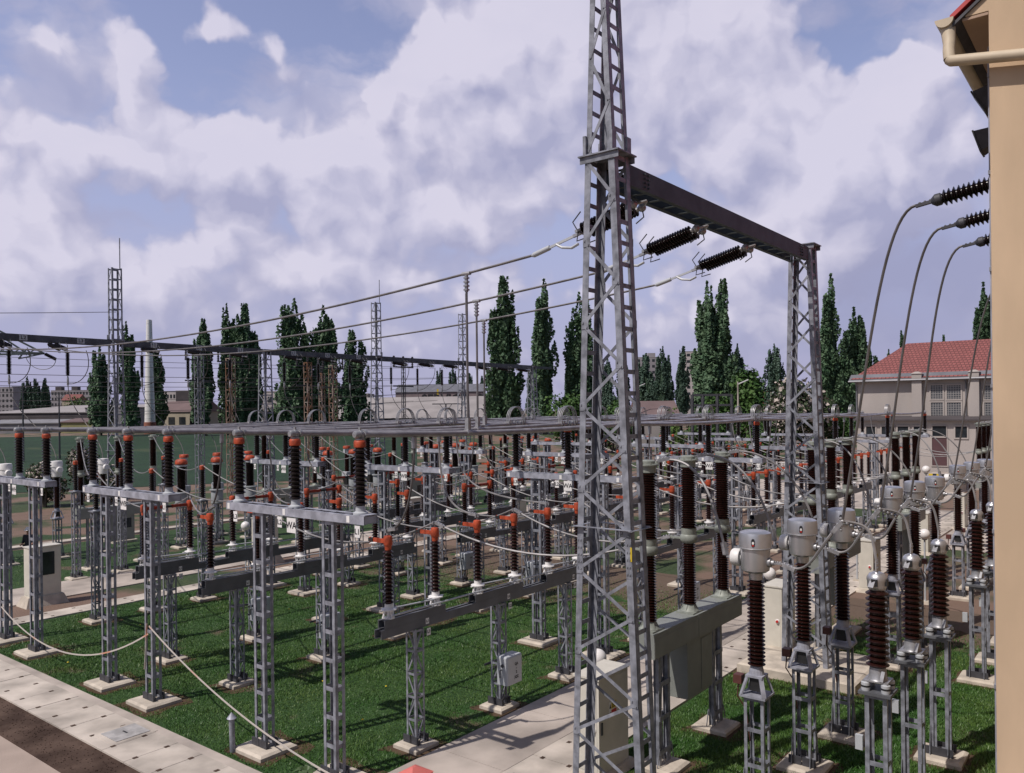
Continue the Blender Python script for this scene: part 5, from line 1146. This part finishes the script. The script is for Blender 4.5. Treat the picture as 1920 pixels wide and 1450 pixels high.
def bush(px, pt, wpx, D, m, label, n=3500, seed=1, cat='bush', pb=None):
    g = np.random.default_rng(seed); x, y = plan(px, D); gz = ground(x, y); h = max(1.0, zat(px, pt, D) - gz); w = wpx / 1510 * D
    lob = [(g.uniform(-.3, .3), g.uniform(-.3, .3), g.uniform(.35, .72), g.uniform(.2, .32)) for _ in range(9)] + [(0, 0, .68, .3)]
    P, N = [], []
    for lx, ly, lz, lr in lob:
        k = n // 10; d = g.normal(size=(k, 3)); d /= np.linalg.norm(d, axis=1)[:, None]
        r = lr * (.6 + .45 * g.random(k) ** .5) * (1 + .2 * np.sin(5 * d[:, 0] * 3 + 4 * d[:, 2])); P.append(np.stack([(lx + d[:, 0] * r) * w, (ly + d[:, 1] * r) * w, (lz + d[:, 2] * r) * h], 1)); N.append(d + g.normal(0, .6, (k, 3)))
    P, N = np.concatenate(P), np.concatenate(N); N /= np.linalg.norm(N, axis=1)[:, None]; P[:, 2] = np.maximum(P[:, 2], .05)
    o = ob('bush' if cat == 'bush' else 'broadleaf_tree', None, None, (x, y, gz)); tag(o, label, cat, 'bushes and broad trees around the yard')
    ob('crown', leaf_mesh('crown', P, N, g.uniform(.02, .042, len(P)) * (w + h) * .5, M[m]), o)
    b = MB()
    for lx, ly, lz, lr in lob[:5]: b.tube([(0, 0, -.3), (lx * w * .4, ly * w * .4, lz * h * .5), (lx * w, ly * w, lz * h)], [.03 * h + .03, .02 * h, .008 * h], 6)
    ob('trunk', b.mesh('trunk', M['bark']), o)
for a in ((1405, 690, 74, 130, 'bush', 'round green tree under the slanted street lamp', 6000, 4, 'tree'), (1352, 735, 60, 135, 'bush', 'green bush below the twin poplars', 4000, 5), (1072, 735, 74, 120, 'bush', 'bright green tree left of the near tower foot', 5000, 6, 'tree'),
          (1262, 768, 56, 85, 'bushlt', 'pale green shrub with light leaves behind the tubes', 4500, 7), (1160, 745, 50, 180, 'bush', 'leafy bush seen through the near tower', 3000, 8), (1508, 715, 100, 118, 'blossom', 'big whitish blossoming tree before the far tower', 7000, 9, 'tree'), (1455, 752, 60, 110, 'blossom', 'lower blossoming bush left of the far tower', 4000, 10),
          (1428, 775, 54, 95, 'bush', 'dark green hedge bush behind the far tubes', 3500, 11), (1330, 775, 70, 98, 'bush', 'green bush inside the dark old rack', 4000, 12), (82, 868, 62, 66, 'blossom', 'white flowering bush behind the left bus support', 7000, 13), (152, 838, 60, 70, 'blossom', 'tall white flowering bush behind the left breaker', 6500, 14), (205, 872, 60, 68, 'blossom', 'white flowering bush behind the white headed transformer', 5500, 20),
          (521, 760, 60, 200, 'bush', 'dull bush between the lattice tower and wide poplar', 3000, 15), (150, 745, 50, 330, 'bush', 'round tree beside the orange red roof', 2500, 16, 'tree'), (1150, 762, 90, 130, 'bush', 'low green hedge behind the near tower', 4000, 17), (1575, 770, 60, 120, 'bush', 'dark bush at the corner of the off white hall', 3500, 18), (790, 760, 36, 300, 'bush', 'small round tree behind the mauve hall', 1500, 19, 'tree')): bush(*a)
# ================================================================== worker in a white helmet, mostly hidden
def skin_body(name, chains, radii, m, sub=1):
    vs, es, rr, idx = [], [], [], {}
    for ch in chains:
        prev = None
        for p in ch:
            key = tuple(p[:3])
            if key not in idx: idx[key] = len(vs); vs.append(key); rr.append(p[3])
            if prev is not None: es.append((prev, idx[key]))
            prev = idx[key]
    me = bpy.data.meshes.new(name); me.from_pydata(vs, es, [])
    o = bpy.data.objects.new('tmp', me); COL.objects.link(o)
    md = o.modifiers.new('s', 'SKIN')
    for i, r in enumerate(rr): me.skin_vertices[0].data[i].radius = (r, r)
    me.skin_vertices[0].data[0].use_root = True
    s = o.modifiers.new('u', 'SUBSURF'); s.levels = sub; s.render_levels = sub
    dg = bpy.context.evaluated_depsgraph_get(); new = bpy.data.meshes.new_from_object(o.evaluated_get(dg)); bpy.data.objects.remove(o); new.name = name
    new.materials.clear(); new.materials.append(m); new.polygons.foreach_set('use_smooth', [True] * len(new.polygons)); return new
wx, wy = plan(50.5, 41.0)
chains = [[(0, 0, .95, .15), (0, 0, 1.15, .14), (0, 0, 1.38, .16), (0, 0, 1.5, .07), (0, -.01, 1.58, .075), (0, -.02, 1.66, .1), (0, -.01, 1.73, .08)]]
for s in (-1, 1):
    chains.append([(0, 0, .95, .15), (s * .1, 0, .88, .1), (s * .11, -.02, .5, .062), (s * .11, .02, .1, .045), (s * .12, -.14, .04, .04)])
    hnd = (s * .26, -.16, .98, .03); chains.append([(0, 0, 1.38, .16), (s * .19, 0, 1.4, .07), (s * .25, .02, 1.14, .05), (s * .26, -.1, 1.02, .035), hnd])
    for f in range(4): chains.append([hnd, (s * (.235 + .018 * f), -.215, .965, .009), (s * (.235 + .018 * f), -.245 - .008 * (f in (1, 2)), .945, .008), (s * (.235 + .018 * f), -.25, .915, .007)])
    chains.append([hnd, (s * .225, -.19, .955, .01), (s * .215, -.215, .935, .009)])
body = ob('person', skin_body('person', chains, None, M['skin'], 2), None, (wx, wy, 0), PSI - R(90)); tag(body, 'worker in white helmet and dark jacket behind the left cabinet', 'person')
ob('jacket', skin_body('jacket', [[(0, 0, .84, .185), (0, 0, 1.0, .175), (0, 0, 1.2, .17), (0, 0, 1.38, .19), (0, 0, 1.45, .1)]] + [[(0, 0, 1.38, .19), (s * .19, 0, 1.4, .095), (s * .25, .02, 1.14, .075), (s * .26, -.09, 1.03, .06)] for s in (-1, 1)], None, M['cloth'], 2), body)
ob('trousers', skin_body('trousers', [[(0, 0, .95, .17), (s * .1, 0, .87, .125), (s * .11, -.02, .5, .09), (s * .11, .02, .12, .075)] for s in (-1, 1)], None, M['cloth'], 2), body)
b = MB(); b.lathe([(.165, 1.70), (.165, 1.715), (.13, 1.72), (.128, 1.76), (.10, 1.82), (.05, 1.85), (.01, 1.855)], 18, (0, -.02, 0)); b.frus(0, -.17, 1.70, 1.712, .2, .14, .18, .12); ob('helmet', b.mesh('helmet', M['white'], True), body)
b = MB()
for s in (-1, 1): b.ball((s * .034, -.115, 1.675), .012, 8, 6)
ob('eye', b.mesh('eye', M['ink'], True), body)

# ================================================================== camera, sun, sky
cam = bpy.data.cameras.new('camera'); co = bpy.data.objects.new('camera', cam); COL.objects.link(co)
cam.sensor_width = 36; cam.lens = 1510 / 1920 * 36; cam.shift_y = 45 / 1920; cam.clip_start = .1; cam.clip_end = 9000
ro = .0113; r_ = RGT * math.cos(ro) - V((0, 0, 1)) * math.sin(ro); u_ = RGT * math.sin(ro) + V((0, 0, 1)) * math.cos(ro); b_ = -FWD
co.matrix_world = Matrix(((r_.x, u_.x, b_.x, 0), (r_.y, u_.y, b_.y, 0), (r_.z, u_.z, b_.z, CAMH), (0, 0, 0, 1)))
SC.camera = co
EL = R(55); ts = V((-.957 * math.cos(EL), .285 * math.cos(EL), math.sin(EL))).normalized()
sun = bpy.data.lights.new('sun', 'SUN'); sun.energy = SUN_E; sun.angle = R(.53); sun.color = (1, .93, .86)
so = bpy.data.objects.new('sun', sun); COL.objects.link(so); so.rotation_euler = ts.to_track_quat('Z', 'Y').to_euler(); so.location = (0, 0, 60)
w = bpy.data.worlds.new('World'); SC.world = w; w.use_nodes = True
t = w.node_tree; n, l = t.nodes, t.links; n.clear()
out = n.new('ShaderNodeOutputWorld'); bg = n.new('ShaderNodeBackground'); l.new(bg.outputs[0], out.inputs[0]); bg.inputs['Strength'].default_value = .1
sky = n.new('ShaderNodeTexSky'); sky.sky_type = 'NISHITA'; sky.sun_disc = False; sky.sun_elevation = EL; sky.sun_rotation = math.atan2(ts.x, ts.y); sky.air_density = 1.0; sky.dust_density = 1.5; sky.ozone_density = 2.0
tc = n.new('ShaderNodeTexCoord'); sp = n.new('ShaderNodeSeparateXYZ'); l.new(tc.outputs['Generated'], sp.inputs[0])
def mth(op, a, b=None, c=None, clamp=False):
    m = n.new('ShaderNodeMath'); m.operation = op; m.use_clamp = clamp
    for i, q in enumerate((a, b, c)):
        if q is None: continue
        if isinstance(q, (int, float)): m.inputs[i].default_value = q
        else: l.new(q, m.inputs[i])
    return m.outputs[0]
def vm(op, a, b=None, c=None):
    m = n.new('ShaderNodeVectorMath'); m.operation = op
    for i, q in enumerate((a, b, c)):
        if q is None: continue
        if isinstance(q, tuple): m.inputs[i].default_value = q
        else: l.new(q, m.inputs[i])
    return m.outputs['Value'] if op in ('DOT_PRODUCT', 'LENGTH') else m.outputs[0]
def smooth(x, a, b):
    r = n.new('ShaderNodeMapRange'); r.interpolation_type = 'SMOOTHERSTEP'; r.inputs['From Min'].default_value = a; r.inputs['From Max'].default_value = b; l.new(x, r.inputs['Value']); return r.outputs['Result']
# azimuth from the street heading and elevation, in radians: a fixed map of the sky dome
rot = n.new('ShaderNodeVectorRotate'); rot.rotation_type = 'Z_AXIS'; rot.inputs['Angle'].default_value = -PSI; l.new(tc.outputs['Generated'], rot.inputs['Vector'])
s2 = n.new('ShaderNodeSeparateXYZ'); l.new(rot.outputs[0], s2.inputs[0])
az = mth('MULTIPLY', mth('ARCTAN2', s2.outputs['Y'], s2.outputs['X']), -1); el = mth('ARCSINE', s2.outputs['Z'])
cb = n.new('ShaderNodeCombineXYZ'); l.new(az, cb.inputs['X']); l.new(el, cb.inputs['Y']); UV = cb.outputs[0]
def uvof(px, py):
    x, y = (px - 960) / 1510, (hrow(px) - py) / 1510; return math.atan(x), math.atan2(y, math.hypot(1, x))
def blobs(uv, lst):
    acc = None
    for px, py, rx, ry, amp in lst:
        u, v_ = uvof(px, py); d = vm('MULTIPLY', vm('SUBTRACT', uv, (u, v_, 0)), (1510 / rx, 1510 / ry, 0)); e = mth('MULTIPLY', mth('POWER', .3679, vm('DOT_PRODUCT', d, d)), amp)
        acc = e if acc is None else mth('ADD', acc, e)
    return acc
CLOUDS = [(720, 140, 110, 55, .5), (890, 95, 100, 70, .6), (1060, 60, 130, 110, .8), (1000, 230, 330, 120, .6), (1250, 130, 200, 130, .6), (1170, 10, 260, 50, .3), (400, 270, 180, 60, .45), (560, 330, 260, 100, .55), (120, 300, 190, 60, .35), (120, 460, 180, 75, .65), (900, 400, 260, 70, .5),
          (1570, 300, 130, 120, .7), (1700, 160, 80, 80, .8), (1680, 320, 150, 90, .8), (1460, 90, 110, 90, .4), (1400, 330, 160, 120, .4), (430, 50, 110, 26, .5), (60, 60, 150, 34, .4), (535, 110, 30, 60, .45), (250, 130, 60, 60, .35), (1560, 480, 240, 60, .4), (420, 500, 400, 60, .35), (1100, 560, 400, 50, .3), (720, 530, 120, 45, .35), (300, 580, 160, 50, .3), (1420, 600, 160, 50, .4), (560, 620, 200, 40, .25),
          (640, 50, 100, 80, -.9), (430, 150, 90, 55, -.7), (1680, 20, 140, 60, -.9), (1260, 360, 100, 40, -.5), (260, 430, 90, 60, -.5), (300, 20, 90, 30, -.5), (1800, 520, 150, 90, -.5), (170, 190, 70, 30, -.3)]
def tex(kind, vec, sc, det=4, rough=.55):
    q = n.new('ShaderNodeTexNoise' if kind == 'n' else 'ShaderNodeTexVoronoi')
    if kind == 'n': q.noise_dimensions = '2D'; q.inputs['Detail'].default_value = det; q.inputs['Roughness'].default_value = rough
    else: q.voronoi_dimensions = '2D'; q.feature = 'F1'
    q.inputs['Scale'].default_value = sc; l.new(vec, q.inputs['Vector']); return q
warp = tex('n', UV, 10, 4, .6)
UVw = vm('ADD', UV, vm('MULTIPLY', vm('SUBTRACT', warp.outputs['Color'], (.5, .5, .5)), (.05, .045, 0)))
OFF = (-.022, .034, 0); UVs = vm('ADD', UVw, OFF)
n1 = tex('n', vm('MULTIPLY', UVw, (1, 1.2, 1)), 6.5, 7, .55).outputs['Fac']
n2 = tex('n', vm('MULTIPLY', UVs, (1, 1.2, 1)), 6.5, 5, .55).outputs['Fac']
v1 = mth('ADD', mth('MULTIPLY', mth('SUBTRACT', .42, tex('v', UVw, 15).outputs['Distance']), .42), mth('MULTIPLY', mth('SUBTRACT', .42, tex('v', UVw, 37).outputs['Distance']), .28))
v2 = mth('ADD', mth('MULTIPLY', mth('SUBTRACT', .42, tex('v', UVs, 15).outputs['Distance']), .42), mth('MULTIPLY', mth('SUBTRACT', .42, tex('v', UVs, 37).outputs['Distance']), .28))
d0 = mth('ADD', mth('ADD', blobs(UVw, CLOUDS), mth('MULTIPLY', mth('SUBTRACT', n1, .5), 1.05)), v1)
d1 = mth('ADD', mth('ADD', blobs(UVs, CLOUDS), mth('MULTIPLY', mth('SUBTRACT', n2, .5), 1.05)), v2)
cov = mth('MULTIPLY', smooth(d0, .07, .42), .93)
veil = mth('MULTIPLY', smooth(tex('n', vm('MULTIPLY', UVw, (1, 2.2, 1)), 4.5, 5).outputs['Fac'], .40, .66), .7)
cov = mth('SUBTRACT', 1, mth('MULTIPLY', mth('SUBTRACT', 1, cov), mth('SUBTRACT', 1, veil)))
lit = mth('ADD', .50, mth('MULTIPLY', mth('SUBTRACT', d0, d1), 1.15), clamp=True)
lit = mth('MULTIPLY', lit, mth('ADD', .50, mth('MULTIPLY', smooth(d0, .0, .7), .85)), clamp=True)
def mixc(f, a, b):
    x = n.new('ShaderNodeMix'); x.data_type = 'RGBA'
    if isinstance(f, float): x.inputs['Factor'].default_value = f
    else: l.new(f, x.inputs['Factor'])
    for k, q in (('A', a), ('B', b)):
        if isinstance(q, tuple): x.inputs[k].default_value = (*q, 1)
        else: l.new(q, x.inputs[k])
    return x.outputs['Result']
CS, CL = SKYC
cloud = mixc(lit, CS, CL)
hz_ = smooth(el, .42, .0)
unseen_dim = mth('MAXIMUM', smooth(el, .50, .85), smooth(mth('ABSOLUTE', az), .75, 1.2))  # unseen sky overhead and to the sides, darkened to cut ambient fill
base = mixc(mth('MULTIPLY', mth('MULTIPLY', hz_, .85), mth('SUBTRACT', 1, mth('MULTIPLY', unseen_dim, .6))), vm('MULTIPLY', sky.outputs[0], mixc(unseen_dim, SKYT, (.85, .8, .8))), HAZEC)
cov = mth('MULTIPLY', cov, mth('SUBTRACT', 1, mth('MULTIPLY', unseen_dim, .85)))
dk = mth('MULTIPLY', smooth(mth('ADD', blobs(UVw, [(1760, 540, 190, 120, .9), (1190, 20, 130, 50, .55), (1560, 620, 260, 70, .5), (200, 560, 300, 60, .35), (950, 350, 200, 40, .3)]), mth('MULTIPLY', mth('SUBTRACT', n2, .5), .6)), .1, 1.0), .34)
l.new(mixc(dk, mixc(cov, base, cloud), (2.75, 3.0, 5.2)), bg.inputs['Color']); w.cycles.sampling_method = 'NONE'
SC.view_settings.view_transform = 'Standard'; SC.view_settings.look = 'None'; SC.view_settings.exposure = EXPO; SC.view_settings.gamma = 1
SC.cycles.max_bounces = 6; SC.cycles.diffuse_bounces = 3; SC.cycles.caustics_reflective = False; SC.cycles.caustics_refractive = False
dup = {k: v for k, v in LABELS.items() if len(v) > 1}
print('DUPLICATE LABELS', {k: len(v) for k, v in dup.items()})
